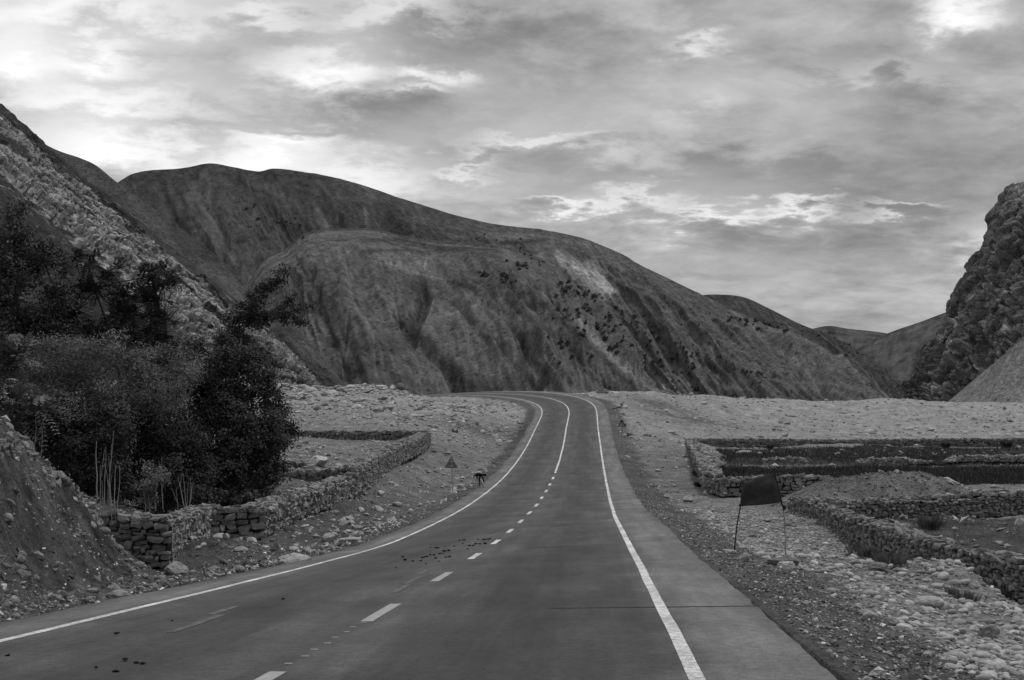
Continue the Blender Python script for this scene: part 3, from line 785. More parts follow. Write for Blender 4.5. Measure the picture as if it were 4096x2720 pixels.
def t_l1(U, VM, V, p, a):
    r = rock_band(U, VM, V, p)
    w1, w2 = U + VM * .75 + 1.6 * fbm(U / 5, VM / 5, 110, 2), VM - U * .3 + 1.6 * fbm(U / 5, VM / 5, 111, 2)
    e1, e2, h2 = cells(w1 / 2.1, w2 / 1.3, 107)
    veg = .078 * (1 + .5 * fbm(U / 20, VM / 20, 121, 4) + .9 * fbm(U / 2.5, VM / 2.5, 123, 4, .6))
    sp = sstep(.24, .30, fbm(U / 1.9, VM / 1.4, 125, 2)); veg = veg * (1 - sp) + .23 * sp
    rk = .54 * (.62 + .55 * h2) * (1 + .4 * fbm(U / 6, VM / 6, 127, 3)) * (.68 + .62 * cells(w1 / 4.6, w2 / 2.4, 105)[2]) * (1 - .75 * sstep(.17, .05, e2 - e1) * (fbm(U / 5, VM / 5, 129, 3) > -.2))  # crevice shade is put into the tone along the block edges
    return veg * (1 - r) + rk * r


l1, l1pos, l1v = mountain('rocky_slope', [(-130, 20, 258), (-100, 40, 260), (-40, 82, 260), (0, 107, 260), (30, 133, 262), (50, 150, 264), (75, 170, 267), (100, 190, 270), (150, 231, 276), (200, 272, 280), (250, 316, 282), (290, 355, 280), (330, 396, 276)],
         [(-230, 397, 110), (-220, 397, 112), (-160, 398, 120), (-110, 398, 128), (-60, 398, 135), (-10, 398, 145), (40, 398, 155), (90, 398, 165), (140, 398, 175), (190, 397, 186), (240, 396, 198), (285, 395, 212), (335, 399, 232)],
         430, 260, near_mat, d_l1, t_l1, sink=5, crest_rough=9, seed=100, smooth=False)

# crag on the right with its scree
def d_cr(U, VM, V, p):
    w1, w2 = U + 4 * fbm(U / 12, VM / 12, 140, 3), VM + 4 * fbm(U / 12, VM / 12, 141, 3)
    d1, d2, h = cells(w1 / 16, w2 / 11, 131); e1, e2, h2 = cells(w1 / 5.5, w2 / 4.2, 133); f1, f2, h3 = cells(w1 / 2.2, w2 / 1.8, 135)
    return 9 * fbm(U / 40, VM / 60, 137, 4) + h * 5 + h2 * 3.0 - 2.0 * sstep(.2, 0, e2 - e1) + h3 * .9 + 1.2 * fbm(U / 2, VM / 2, 139, 3)
def t_cr(U, VM, V, p, a):
    n = fbm(U / 14, VM / 11, 143, 5, .65)
    t = .14 * (1 + .6 * fbm(U / 30, VM / 20, 145, 4)); s_ = sstep(.04, .22, n); t = t * (1 - s_) + .30 * s_
    return t * (1 + 1.3 * fbm(U / 5.0, VM / 3.0, 147, 4, .65))
mountain('crag', [(906, 401, 600), (912, 385, 600), (920, 362, 600), (932, 343, 600), (943, 325, 598), (951, 308, 596), (957, 294, 594), (967, 278, 592), (976, 263, 590), (990, 248, 586), (993, 230, 584), (1000, 219, 582), (1005, 204, 580), (1008, 189, 578), (1024, 183, 575), (1060, 165, 570), (1110, 130, 560), (1180, 90, 550), (1300, 60, 540)],
         [(904, 414, 575), (908, 414, 565), (916, 414, 555), (926, 414, 545), (936, 414, 535), (946, 414, 525), (956, 414, 515), (968, 414, 505), (980, 414, 495), (992, 414, 488), (1002, 414, 480), (1012, 414, 475), (1024, 414, 470), (1040, 414, 465), (1060, 414, 460), (1100, 414, 450), (1150, 414, 440), (1220, 414, 430), (1320, 414, 420)],
         320, 160, mid_mat, d_cr, t_cr, sink=6, crest_rough=5.5, back=.2, seed=130, smooth=False)
def d_sc(U, VM, V, p): return 2.2 * fbm(U / 25, VM / 50, 151, 4) + .5 * fbm(U / 3, VM / 3, 153, 4, .6)
def t_sc(U, VM, V, p, a): return .21 * (1 + .35 * fbm(U / 18, VM / 40, 155, 4) + .7 * fbm(U / 2.2, VM / 2.2, 157, 4, .6))
mountain('scree_slope', [(935, 408, 470), (950, 402, 465), (985, 372, 458), (1024, 337, 450), (1070, 296, 440), (1130, 240, 430), (1250, 150, 415)],
         [(930, 412, 440), (960, 414, 420), (1000, 414, 405), (1040, 414, 395), (1090, 414, 385), (1160, 414, 375), (1300, 414, 360)],
         200, 120, mid_mat, d_sc, t_sc, sink=4, crest_rough=1.5, back=.05, nback=6, seed=150)

# ------------------------------------------------------------------ stones
def ico(sub):
    bm = bmesh.new(); bmesh.ops.create_icosphere(bm, subdivisions=sub, radius=1.0)
    v = np.array([q.co[:] for q in bm.verts]); f = np.array([[w.index for w in q.verts] for q in bm.faces]); bm.free()
    return v, f


ICO1, ICO2 = ico(1), ico(2)
OCT = (np.array([(1, 0, 0), (-1, 0, 0), (0, 1, 0), (0, -1, 0), (0, 0, 1), (0, 0, -1)], float), np.array([(0, 2, 4), (2, 1, 4), (1, 3, 4), (3, 0, 4), (2, 0, 5), (1, 2, 5), (3, 1, 5), (0, 3, 5)]))


def stone_shape(base, r, kind):
    v, f = base
    d = v / np.linalg.norm(v, axis=1, keepdims=True)
    if kind == 'block':            # squared-off rubble
        nrm = [(1, 0, 0), (-1, 0, 0), (0, 1, 0), (0, -1, 0), (0, 0, 1), (0, 0, -1)]
        nrm = [np.array(n) + r.normal(0, .24, 3) for n in nrm] + [r.normal(0, 1, 3) for _ in range(5)]
        ds = [r.uniform(.82, 1.0) for _ in range(6)] + [r.uniform(1.0, 1.25) for _ in range(5)]
    elif kind == 'shard':          # broken rock
        nrm = [r.normal(0, 1, 3) for _ in range(11)]; ds = [r.uniform(.62, 1.05) for _ in range(11)]
    else:
        nrm, ds = [], []
    rad = np.full(len(d), 1.5 if kind == 'block' else 1.15)
    for n, q in zip(nrm, ds):
        n = n / np.linalg.norm(n); c = d @ n
        rad = np.where(c > .05, np.minimum(rad, q / np.maximum(c, .05)), rad)
    if kind == 'cobble':
        rad = 1.0 + .12 * (np.sin(d[:, 0] * 2.3 + r.uniform(0, 6)) + np.sin(d[:, 1] * 2.1 + r.uniform(0, 6)) + np.sin(d[:, 2] * 2.7 + r.uniform(0, 6))) * .6
        sq = np.power(np.power(np.abs(d), 2.6).sum(1), -1 / 2.6); rad = rad * sq
    p = d * rad[:, None]
    if len(d) == 6: p = p * 1.15 * np.array((1, 1, .85)) + r.normal(0, .10, p.shape)
    elif kind == 'shard': p = p + r.normal(0, .03, p.shape)
    return p, f


def grid_cube(n, r, jit, rnd):
    """squared rubble block: a cube cut n times per edge, corners knocked off, faces uneven"""
    idx, V, Fq = {}, [], []
    def vid(p):
        k = tuple(np.round(p, 4))
        if k not in idx: idx[k] = len(V); V.append(np.array(p, float))
        return idx[k]
    t_ = np.linspace(-1, 1, n + 1)
    for ax in range(3):
        for sg in (-1, 1):
            for i in range(n):
                for j in range(n):
                    q = []
                    for (a, b_) in ((i, j), (i + 1, j), (i + 1, j + 1), (i, j + 1)):
                        p = [0, 0, 0]; p[ax] = sg; p[(ax + 1) % 3] = t_[a]; p[(ax + 2) % 3] = t_[b_]; q.append(vid(p))
                    if sg < 0: q = q[::-1]
                    Fq += [(q[0], q[1], q[2]), (q[0], q[2], q[3])]
    V = np.array(V); d = np.power(np.abs(V), 6).sum(1) ** (1 / 6.)
    V = V * (1 - rnd) + V / d[:, None] * rnd * .95
    M = np.eye(3) + r.normal(0, .12, (3, 3)); V = V @ M.T
    cut = r.normal(0, 1, 3); cut /= np.linalg.norm(cut); h = V @ cut; lim = np.quantile(h, .86); V = V - np.maximum(h - lim, 0)[:, None] * cut * .8
    return V + r.normal(0, jit, V.shape), np.array(Fq)


SHAPES = {(k, q): [stone_shape(b, np.random.default_rng(1000 + i * 7 + len(k) * 31), k) for i in range(10)]
          for k in ('block', 'shard', 'cobble') for q, b in (('xs', OCT), ('lo', ICO1), ('hi', ICO2))}
for q_, n_c, jt in (('hi', 2, .07), ('lo', 1, .13)):
    SHAPES[('block', q_)] = [grid_cube(n_c, np.random.default_rng(1500 + i * 11), jt, .8 if n_c == 2 else .2) for i in range(10)]


def rots(n, r, tilt=.25):
    """rotation matrices: free spin about z, small tilt"""
    a = r.uniform(0, 2 * math.pi, n); bx, by = r.normal(0, tilt, n), r.normal(0, tilt, n)
    ca, sa = np.cos(a), np.sin(a); z = np.zeros(n); o = np.ones(n)
    Rz = np.stack([np.stack([ca, -sa, z], -1), np.stack([sa, ca, z], -1), np.stack([z, z, o], -1)], -2)
    cx, sx = np.cos(bx), np.sin(bx); Rx = np.stack([np.stack([o, z, z], -1), np.stack([z, cx, -sx], -1), np.stack([z, sx, cx], -1)], -2)
    cy, sy = np.cos(by), np.sin(by); Ry = np.stack([np.stack([cy, z, sy], -1), np.stack([z, o, z], -1), np.stack([-sy, z, cy], -1)], -2)
    return Rx @ Ry @ Rz


def joined(shapes, pos, scl, R, pick):
    """many stones as one vertex/face array, with a tone per stone"""
    V, Fc, off, who = [], [], 0, []
    for k, (v, f) in enumerate(shapes):
        idx = np.where(pick == k)[0]
        if not len(idx): continue
        q = np.einsum('nij,nvj->nvi', R[idx], v[None] * scl[idx][:, None]) + pos[idx][:, None]
        V.append(q.reshape(-1, 3)); n = len(v)
        Fc.append((f[None] + np.arange(len(idx))[:, None, None] * n + off).reshape(-1, 3)); off += len(idx) * n
        who.append(np.repeat(idx, n))
    return np.concatenate(V), np.concatenate(Fc), np.concatenate(who)


_shared = {}


def shared_mesh(kind, k, mat, smooth=False):
    key = (kind, k, mat.name)
    if key not in _shared:
        v, f = SHAPES[(kind, 'hi')][k]
        me = mesh_from(kind + '_stone', v, f, mat, smooth); _shared[key] = me
    return _shared[key]


def mat4(R, s, p):
    m = np.eye(4); m[:3, :3] = R * s[None]; m[:3, 3] = p
    return Matrix(m.tolist())


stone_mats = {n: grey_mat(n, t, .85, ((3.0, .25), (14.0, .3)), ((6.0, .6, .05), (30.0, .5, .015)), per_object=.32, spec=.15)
              for n, t in (('wall_stone', .19), ('pale_cobble', .36), ('rubble_stone', .36), ('bank_stone', .20), ('sunlit_wall_stone', .235))}  # the sunlit entry is the same wall stone, paled to carry sunlight
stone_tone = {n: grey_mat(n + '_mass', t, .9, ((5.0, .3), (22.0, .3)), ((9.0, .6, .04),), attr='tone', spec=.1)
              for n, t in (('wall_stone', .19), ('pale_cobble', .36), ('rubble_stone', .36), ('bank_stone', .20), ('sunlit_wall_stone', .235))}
core_mat = grey_mat('wall_earth_core', .03, 1.0, ((6.0, .4),), ((12.0, .8, .05),), spec=0)


# ------------------------------------------------------------------ dry-stone walls
def wall(label, path, size, mat, thick=.55, stretch=1.55, group=None, maxparts=300, side=1, seed=1, cap=True, tidy=1.0):
    """path: (x, y, base z, height); stones are laid in uneven courses on the side facing the viewer and along the top"""
    r = np.random.default_rng(seed)
    path = np.array(path, float); seg = np.hypot(*np.diff(path[:, :2], axis=0).T); cum = np.concatenate([[0], np.cumsum(seg)]); L = cum[-1]
    at = lambda u: np.stack([np.interp(u, cum, path[:, k]) for k in range(4)], -1)
    base = path[0, :3].copy()
    pos, scl, R, pick = [], [], [], []

    def frame(u):
        i = int(np.clip(np.searchsorted(cum, u, 'right') - 1, 0, len(seg) - 1))
        d = (path[i + 1, :2] - path[i, :2]) / seg[i]; n = np.array((d[1], -d[0])) * side
        return d, n

    def lay(u, v, w, h, depth, inset, jit=.16):
        q = at(np.array(u)); d, n = frame(u)
        Rm = np.array([[d[0], n[0], 0], [d[1], n[1], 0], [0, 0, 1]])
        a, b_, c = r.normal(0, jit, 3) * (1.0, .5, .9)
        Rj = np.array(Euler((a * .6, c, b_ * .8)).to_matrix())
        pos.append([q[0] - n[0] * inset, q[1] - n[1] * inset, q[2] + v]); scl.append([w / 2, depth / 2, h / 2]); R.append(Rm @ Rj); pick.append(r.integers(0, 10))

    hmax = path[:, 3].max(); v = -0.08
    while v < hmax:
        ch = size * r.uniform(.7, 1.35); u = r.uniform(-.5, 0) * size
        while u < L:
            w = ch * r.uniform(.75, stretch * 1.55); hh = ch
            top = at(np.array(u + w / 2))[3] + r.normal(0, .05)
            if v + ch * .55 < top:
                if r.random() < .22 * tidy:   # two thin stones in place of one
                    lay(u + w / 2, v + ch * .27, w * 1.02, ch * .56, thick * .5, thick * .2 + r.uniform(-.05, .05)); lay(u + w / 2, v + ch * .78, w * 1.0, ch * .5, thick * .5, thick * .2 + r.uniform(-.05, .05))
                else:
                    lay(u + w / 2, v + ch / 2 + r.normal(0, .1) * ch, w * r.uniform(.84, .98), hh * r.uniform(.80, 1.0), thick * .5, thick * .2 + r.uniform(-.06, .06))
            u += w
        v += ch * .93
    if cap:
        for lane in np.arange(.12, thick * 1.15, size * .8):
            u = r.uniform(-.3, 0)
            while u < L:
                w = size * r.uniform(.8, 1.9); t = at(np.array(min(u + w / 2, L)))[3]
                if t > .05: lay(u + w / 2, t + r.uniform(-.10, .05), w, size * r.uniform(.5, 1.0), size * r.uniform(.8, 1.4), lane + r.uniform(-.06, .06), .25)
                u += w * r.uniform(.9, 1.1)
    pos, scl, R, pick = np.array(pos), np.array(scl), np.array(R), np.array(pick)
    root = add('drystone_wall', None, None, tuple(base), label, 'wall', group, 'thing')
    # earth and rubble core
    uu = np.linspace(0, L, max(3, int(L / .6))); rows = []
    for u in uu:
        q = at(np.array(u)); d, n = frame(u); h = q[3] - .10
        rows.append([(q[0] - n[0] * a, q[1] - n[1] * a, q[2] + z) for a, z in ((thick * .30, -.5), (thick * .26, h), (thick * 1.05, h), (thick * 1.1, -.5))])
    me = mesh_from('core', np.array(rows).reshape(-1, 3) - base, np.concatenate([grid_faces(len(uu), 4), [[0, 1, 2, 3], [len(uu) * 4 - 1, len(uu) * 4 - 2, len(uu) * 4 - 3, len(uu) * 4 - 4]]]), core_mat)
    add('core', me, root)
    show = scl[:, 0] * scl[:, 2] / np.maximum(pos[:, 1], 1) ** 2
    X, Y = pix(pos); show = np.where((X < -10) | (X > 1034), 0, show)
    order = np.argsort(-show); big = order[:maxparts]; rest = order[maxparts:]
    m = stone_mats[mat]
    for i in big:
        o = bpy.data.objects.new('stone', shared_mesh('block', int(pick[i]), m)); col.objects.link(o)
        o.parent = root; o.matrix_local = mat4(R[i], scl[i], pos[i] - base)
    if len(rest):
        near = pos[rest][:, 1].mean() < 50
        V, Fc, who = joined(SHAPES[('block', 'hi' if near else 'lo')], pos[rest] - base, scl[rest] * (1.0 if near else 1.12), R[rest], pick[rest])
        tone = r.uniform(.66, 1.34, len(rest))[who]
        add('rubble_stones', mesh_from('rubble_stones', V, Fc, stone_tone[mat], False, {'tone': tone}), root, kind='stuff')
    return root


def wp(px, py, Y, h, dz=0.0):
    p = P(px, py, Y); return (p[0], p[1], p[2] + dz, h)


def on_ground(xy, h, dz=-.05):
    z = ground(np.array([xy[0]]), np.array([xy[1]]))[0]; return (xy[0], xy[1], z + dz, h)


# left of the road
wall('tall dry-stone wall end of big blocks facing the camera beside the earth bank', [wp(102, 566, 33.6, 1.40), wp(133, 570, 33.5, 1.46), wp(165, 572, 33.5, 1.42)], .20, 'wall_stone', .6, 1.7, seed=11, side=1, maxparts=150)
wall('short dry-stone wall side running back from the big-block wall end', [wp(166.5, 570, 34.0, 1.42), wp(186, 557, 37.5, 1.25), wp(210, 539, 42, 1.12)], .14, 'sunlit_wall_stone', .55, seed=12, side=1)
wall('low dry-stone wall panel of large flat stones behind the dry stalks', [wp(209, 539, 42.2, 1.08), wp(236, 537, 42.6, 1.0), wp(262, 536, 43, .95)], .20, 'wall_stone', .5, 1.6, seed=13, side=1, maxparts=120)
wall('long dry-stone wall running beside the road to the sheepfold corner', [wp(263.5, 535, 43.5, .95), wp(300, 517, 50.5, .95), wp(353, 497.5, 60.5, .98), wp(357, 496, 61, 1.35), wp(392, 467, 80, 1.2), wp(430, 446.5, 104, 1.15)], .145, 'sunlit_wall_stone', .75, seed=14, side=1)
wall('dark dry-stone wall closing the back of the left field', [wp(284, 444, 108, 1.05), wp(340, 444, 107, 1.1), wp(424, 444.5, 104.6, 1.1)], .24, 'wall_stone', .6, seed=15, side=1)
wall('low stepped dry-stone wall between the two left plots', [wp(214, 505, 52, .7), wp(240, 496, 58, .8), wp(269, 486, 65, .65), wp(310, 486, 64, .75), wp(354, 485, 62, .9)], .22, 'wall_stone', .5, seed=16, side=1, maxparts=220)
wall('crumbling line of piled stones along the crest of the earth bank', [on_ground(P(-6, 430, 21.6)[:2], .40, -.15), on_ground(P(14, 445, 23)[:2], .35, -.15), on_ground(P(45, 465, 25.5)[:2], .18, -.1), on_ground(P(73, 480, 27.5)[:2], .22, -.1), on_ground(P(98, 505, 30)[:2], .25, -.1), on_ground(P(110, 520, 32)[:2], .3, -.1)], .14, 'wall_stone', .4, seed=17, side=1, tidy=.3)
# right of the road
wall('long dry-stone wall nearest the camera on the right of the road', [on_ground((10.7, 13), .9, -.1), wp(1075, 632, 24, .92), wp(1024, 604, 27, .9), wp(919, 570, 32, .82), wp(848, 542, 38, .75), wp(815, 523, 47, .72), wp(790, 511, 55, .70)], .15, 'wall_stone', .5, seed=21, side=-1)
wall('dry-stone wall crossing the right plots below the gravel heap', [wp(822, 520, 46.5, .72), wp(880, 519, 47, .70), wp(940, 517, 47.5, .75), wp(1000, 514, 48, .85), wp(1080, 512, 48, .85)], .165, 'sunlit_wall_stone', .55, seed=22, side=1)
wall('dry-stone wall behind the flag ending in the gravel heap', [wp(704, 490, 66, .45), wp(722, 495, 63, .8), wp(770, 494.5, 63, .85), wp(800, 493, 62, .85), wp(824, 492, 61, .7)], .21, 'wall_stone', .55, seed=23, side=1, maxparts=250)
wall('low pale wall running back along the left end of the crop field', [wp(705, 489, 66, .7), wp(697, 468, 85, .75), wp(690, 455, 108, .8), wp(686, 449, 130, .9)], .25, 'sunlit_wall_stone', .9, seed=24, side=-1)
wall('far dark dry-stone wall along the back of the crop field', [wp(684, 449, 131, 1.0), wp(760, 449.5, 131, 1.05), wp(850, 450, 131, 1.0), wp(940, 450, 130, 1.1), wp(1024, 450, 129, 1.15), wp(1100, 451, 128, 1.1)], .26, 'wall_stone', .7, seed=25, side=1)
wall('collapsed row of field stones between the two crop strips', [wp(755, 462, 97, -.1), wp(775, 462, 97, .25), wp(798, 462, 97, .3), wp(812, 462, 96, -.2), wp(850, 463, 95, -.1), wp(872, 463, 95, .3), wp(900, 464, 93, .4), wp(925, 463, 95, .1), wp(945, 462, 97, -.1), wp(965, 461, 99, .35), wp(1040, 461, 99, .4)], .22, 'sunlit_wall_stone', .8, seed=26, side=1, tidy=.3, maxparts=200)

# ------------------------------------------------------------------ loose stones


def scatter(n, region, seed, lo, hi, pw=2.2, flat=(.45, .8), tilt=.25, sink=.25):
    """random stones over a plan region; region(x, y, lat, e) -> keep probability"""
    r = np.random.default_rng(seed); (x0, x1, y0, y1), fn = region
    X, Y = [], []; tot = 0
    while tot < n:
        m = n * 3
        # even in picture height rather than in plan, so that near and far ground look equally stony
        Yk = np.exp(r.uniform(math.log(y0), math.log(y1), m)); Xk = r.uniform(x0, x1, m)
        wgt = np.minimum(1, (Yk / y1) ** .35)
        z, lat, e, rs = ground(Xk, Yk, False, True)
        k = (r.random(m) < fn(Xk, Yk, lat, e) * wgt)
        X.append(Xk[k]); Y.append(Yk[k]); tot += k.sum()
    X = np.concatenate(X)[:n]; Y = np.concatenate(Y)[:n]
    s = lo * (1 - r.random(n) * (1 - (lo / hi) ** pw)) ** (-1 / pw)
    scl = np.stack([s * r.uniform(.8, 1.35, n), s * r.uniform(.7, 1.1, n), s * r.uniform(*flat, n)], 1)
    Z = ground(X, Y) + scl[:, 2] * (1 - 2 * sink)
    return np.stack([X, Y, Z], 1), scl, rots(n, r, tilt), r.integers(0, 10, n), r


def place(name, stuff_name, label, cat, group, stuff_label, sc, kind, mat, smooth, individuals=300):
    pos, scl, R, pick, r = sc
    X, Y = pix(pos); show = scl[:, 0] * scl[:, 2] / pos[:, 1] ** 2
    show = np.where((X < 4) | (X > 1020) | (Y > 676), 0, show)
    order = np.argsort(-show); big = order[:individuals]; rest = order[individuals:]
    for i in big:
        o = bpy.data.objects.new(name, shared_mesh(kind, int(pick[i]), stone_mats[mat], smooth)); col.objects.link(o)
        o.matrix_world = mat4(R[i], scl[i], pos[i]); o['label'] = label; o['category'] = cat; o['group'] = group; o['kind'] = 'thing'
    V, Fc, who = joined(SHAPES[(kind, 'lo' if kind == 'cobble' else 'xs')], pos[rest], scl[rest] * 1.08, R[rest], pick[rest])
    add(stuff_name, mesh_from(stuff_name, V, Fc, stone_tone[mat], smooth, {'tone': (r.uniform(.55, 1.4, len(rest)) if mat != 'bank_stone' else np.exp(r.normal(.1, .65, len(rest))))[who]}), label=stuff_label, cat=cat, kind='stuff')


# rounded river cobbles on the right verge, out to the near wall
w1path = np.array([(P(px, py, Y)[0], Y) for px, py, Y in ((1075, 632, 24), (1024, 604, 27), (919, 570, 32), (848, 542, 38), (815, 523, 47), (790, 511, 55))])


def right_of_wall(x, y): return x > np.interp(y, w1path[:, 1], w1path[:, 0], left=13.5)


def reg_cob(x, y, lat, e):
    n = fbm(x / 2.2, y / 2.2, 201, 3)
    return (lat > 0) * sstep(1.4, 2.5, e + n * 1.5) * (~right_of_wall(x, y)) * np.clip(.75 + 1.2 * n, .08, 1) * sstep(62, 45, y)


place('cobble', 'cobbles', 'pale rounded river cobble lying on the stony verge right of the road', 'stone', 'cobbles on the right verge', 'small pale cobbles and pebbles covering the right verge',
      scatter(13000, ((2, 14, 8, 60), reg_cob), 202, .024, .105, 2.0, (.35, .7), .25, .3), 'cobble', 'pale_cobble', True)


def reg_grit(x, y, lat, e):
    return ((lat > 0) * sstep(3.2, 1.2, e) + (lat < 0) * sstep(2.0, .6, e) * .6) * (e > .12)


sc_ = scatter(12000, ((-8, 14, 8, 70), reg_grit), 204, .013, .05, 2.2, (.5, .8), .3)
V, Fc, who = joined(SHAPES[('shard', 'xs')], sc_[0], sc_[1], sc_[2], sc_[3])
add('verge_gravel', mesh_from('verge_gravel', V, Fc, stone_tone['bank_stone'], False, {'tone': np.exp(sc_[4].normal(0, .55, 12000))[who]}), label='loose dark gravel along both edges of the asphalt', cat='gravel', kind='stuff')


# earth bank and left verge: broken stones
def reg_bank(x, y, lat, e): return (lat < 0) * (e > .25) * (y < 42) * np.clip(.55 + 1.2 * fbm(x / 1.6, y / 1.6, 205, 3), .05, 1) * (x > -13.5)
place('bank_stone', 'bank_stones', 'broken grey stone lodged in the earth bank left of the road', 'stone', 'stones in the left earth bank', 'small broken stones and clods strewn over the left earth bank',
      scatter(9500, ((-13.5, -3.5, 11, 42), reg_bank), 206, .018, .13, 1.9, (.45, .9), .5, .32), 'shard', 'bank_stone', False, 160)


# left verge and plots between the wall and the road
def reg_lv(x, y, lat, e): return (lat < 0) * (e > .5) * np.clip(.5 + 1.3 * fbm(x / 4, y / 6, 207, 3), .03, 1)
sc_ = scatter(12000, ((-45, 4, 36, 150), reg_lv), 208, .05, .30, 2.1, (.35, .8), .3)
place('field_stone', 'field_stones', 'grey broken stone lying on the rough ground left of the road', 'stone', 'stones on the rough ground left of the road', 'small broken stones covering the rough ground left of the road', sc_, 'shard', 'rubble_stone', False, 160)


# right plots
def reg_rp(x, y, lat, e): return (lat > 0) * (e > .6) * np.where(poly_mask(x, y, FIELD_A) | poly_mask(x, y, FIELD_B), .02, np.clip(.45 + 1.3 * fbm(x / 4, y / 6, 209, 3), .03, 1)) * np.where(y < 60, right_of_wall(x, y), 1)
sc_ = scatter(5500, ((8, 66, 28, 135), reg_rp), 210, .05, .40, 2.2, (.4, .8), .3)
V, Fc, who = joined(SHAPES[('shard', 'xs')], sc_[0], sc_[1], sc_[2], sc_[3])
add('plot_stones', mesh_from('plot_stones', V, Fc, stone_tone['rubble_stone'], False, {'tone': sc_[4].uniform(.5, 1.3, 5500)[who]}), label='small stones strewn over the walled plots on the right', cat='stones', kind='stuff')


# bigger slabs on the terrace left of the bend
def reg_ter(x, y, lat, e): return (lat < 0) * (e > 2) * np.clip(.5 + 1.5 * fbm(x / 5, y / 8, 221, 3), .05, 1)
sc_ = scatter(1500, ((-48, -4, 138, 178), reg_ter), 216, .20, .85, 2.0, (.25, .55), .3)
place('rock_slab', 'slab_rubble', 'flat grey slab lying on the rubble terrace left of the bend', 'rock', 'slabs on the rubble terrace', 'small rubble between the slabs of the terrace left of the bend', sc_, 'shard', 'rubble_stone', False, 160)

# stones on the gravel heap
def reg_heap(x, y, lat, e): c = P(876, 500, 56); return np.exp(-(((x - c[0]) / 4.0) ** 2 + ((y - c[1]) / 2.6) ** 2))
sc_ = scatter(1500, ((12, 24, 50, 62), reg_heap), 214, .025, .13, 2.2, (.5, .9), .4)
V, Fc, who = joined(SHAPES[('shard', 'xs')], sc_[0], sc_[1], sc_[2], sc_[3])
add('heap_gravel', mesh_from('heap_gravel', V, Fc, stone_tone['rubble_stone'], False, {'tone': sc_[4].uniform(.3, .85, 1500)[who]}), label='loose stones covering the gravel heap in the right plots', cat='gravel', kind='stuff')


# the flood plain and the rubble terrace on the left
def reg_plain(x, y, lat, e): return (e > .8) * np.clip(.55 + 1.6 * fbm(x / 9, y / 16, 211, 3), .03, 1) * np.where(lat > 0, 1, np.where(y > 118, 1.6, 0))
sc_ = scatter(16000, ((-75, 130, 118, 290), reg_plain), 212, .09, .62, 2.2, (.28, .6), .25)
place('rubble_rock', 'plain_rubble', 'slabby pale rock on the rubble flats in front of the mountains', 'rock', 'rocks on the rubble flats', 'pale rubble covering the flood plain and terrace before the mountains', sc_, 'shard', 'rubble_stone', False, 300)

# ------------------------------------------------------------------ vegetation
def leaf_mat(name, tone, var=.5, rough=.75):
    m = bpy.data.materials.new(name); m.use_nodes = True
    t = m.node_tree; g = G(t); b = t.nodes['Principled BSDF']
    a = g.n('ShaderNodeAttribute'); a.attribute_name = 'tone'
    v = g.m('MULTIPLY', a.outputs['Fac'], tone)
    cc = g.n('ShaderNodeCombineColor')
    for i in range(3): t.links.new(v, cc.inputs[i])
    t.links.new(cc.outputs[0], b.inputs['Base Color'])
    b.inputs['Roughness'].default_value = rough; b.inputs['Specular IOR Level'].default_value = .12
    return m


leaf_dark = leaf_mat('dark_leaf', .055); leaf_mid = leaf_mat('green_leaf', .155); leaf_black = leaf_mat('thicket_shade_leaf', .035); leaf_pale = leaf_mat('pale_leaf', .17); straw = leaf_mat('dry_straw', .22)  # the blackest leaf tone stands for shade deep in the thicket
crop = leaf_mat('crop_blade', .05)
bark = grey_mat('bark', .07, .9, ((12.0, .4),), ((25.0, .8, .02),)); dry_stem_mat = grey_mat('dry_stem', .30, .8, ((20.0, .3),), ())


def norm(v): return v / (np.linalg.norm(v, axis=-1, keepdims=True) + 1e-9)


def leaf_quads(c, axis, side, ln, wd):
    """pointed leaves: base, right, tip, left"""
    ln = np.asarray(ln)[:, None]; wd = np.asarray(wd)[:, None]
    return np.stack([c, c + axis * ln * .45 + side * wd * .5, c + axis * ln, c + axis * ln * .45 - side * wd * .5], 1)


def rand_leaves(r, c, size, aspect, up=.35, droop=0.0, out=None):
    n = len(c)
    nr = norm(r.normal(0, 1, (n, 3)) + np.array([0, 0, up * 2])) if out is None else norm(r.normal(0, .34, (n, 3)) + out)
    ax = r.normal(0, 1, (n, 3)) + np.array([0, 0, -droop]); ax = norm(ax - nr * (ax * nr).sum(1, keepdims=True) * (0 if out is None else .85))
    sd = norm(np.cross(ax, nr)); s = size * r.uniform(.6, 1.35, n)
    return leaf_quads(c, ax, sd, s, s * aspect)


def quads_mesh(name, Q, mat, tone):
    n = len(Q)
    return mesh_from(name, Q.reshape(-1, 3), np.arange(n * 4).reshape(n, 4), mat, False, {'tone': np.repeat(tone, 4)})


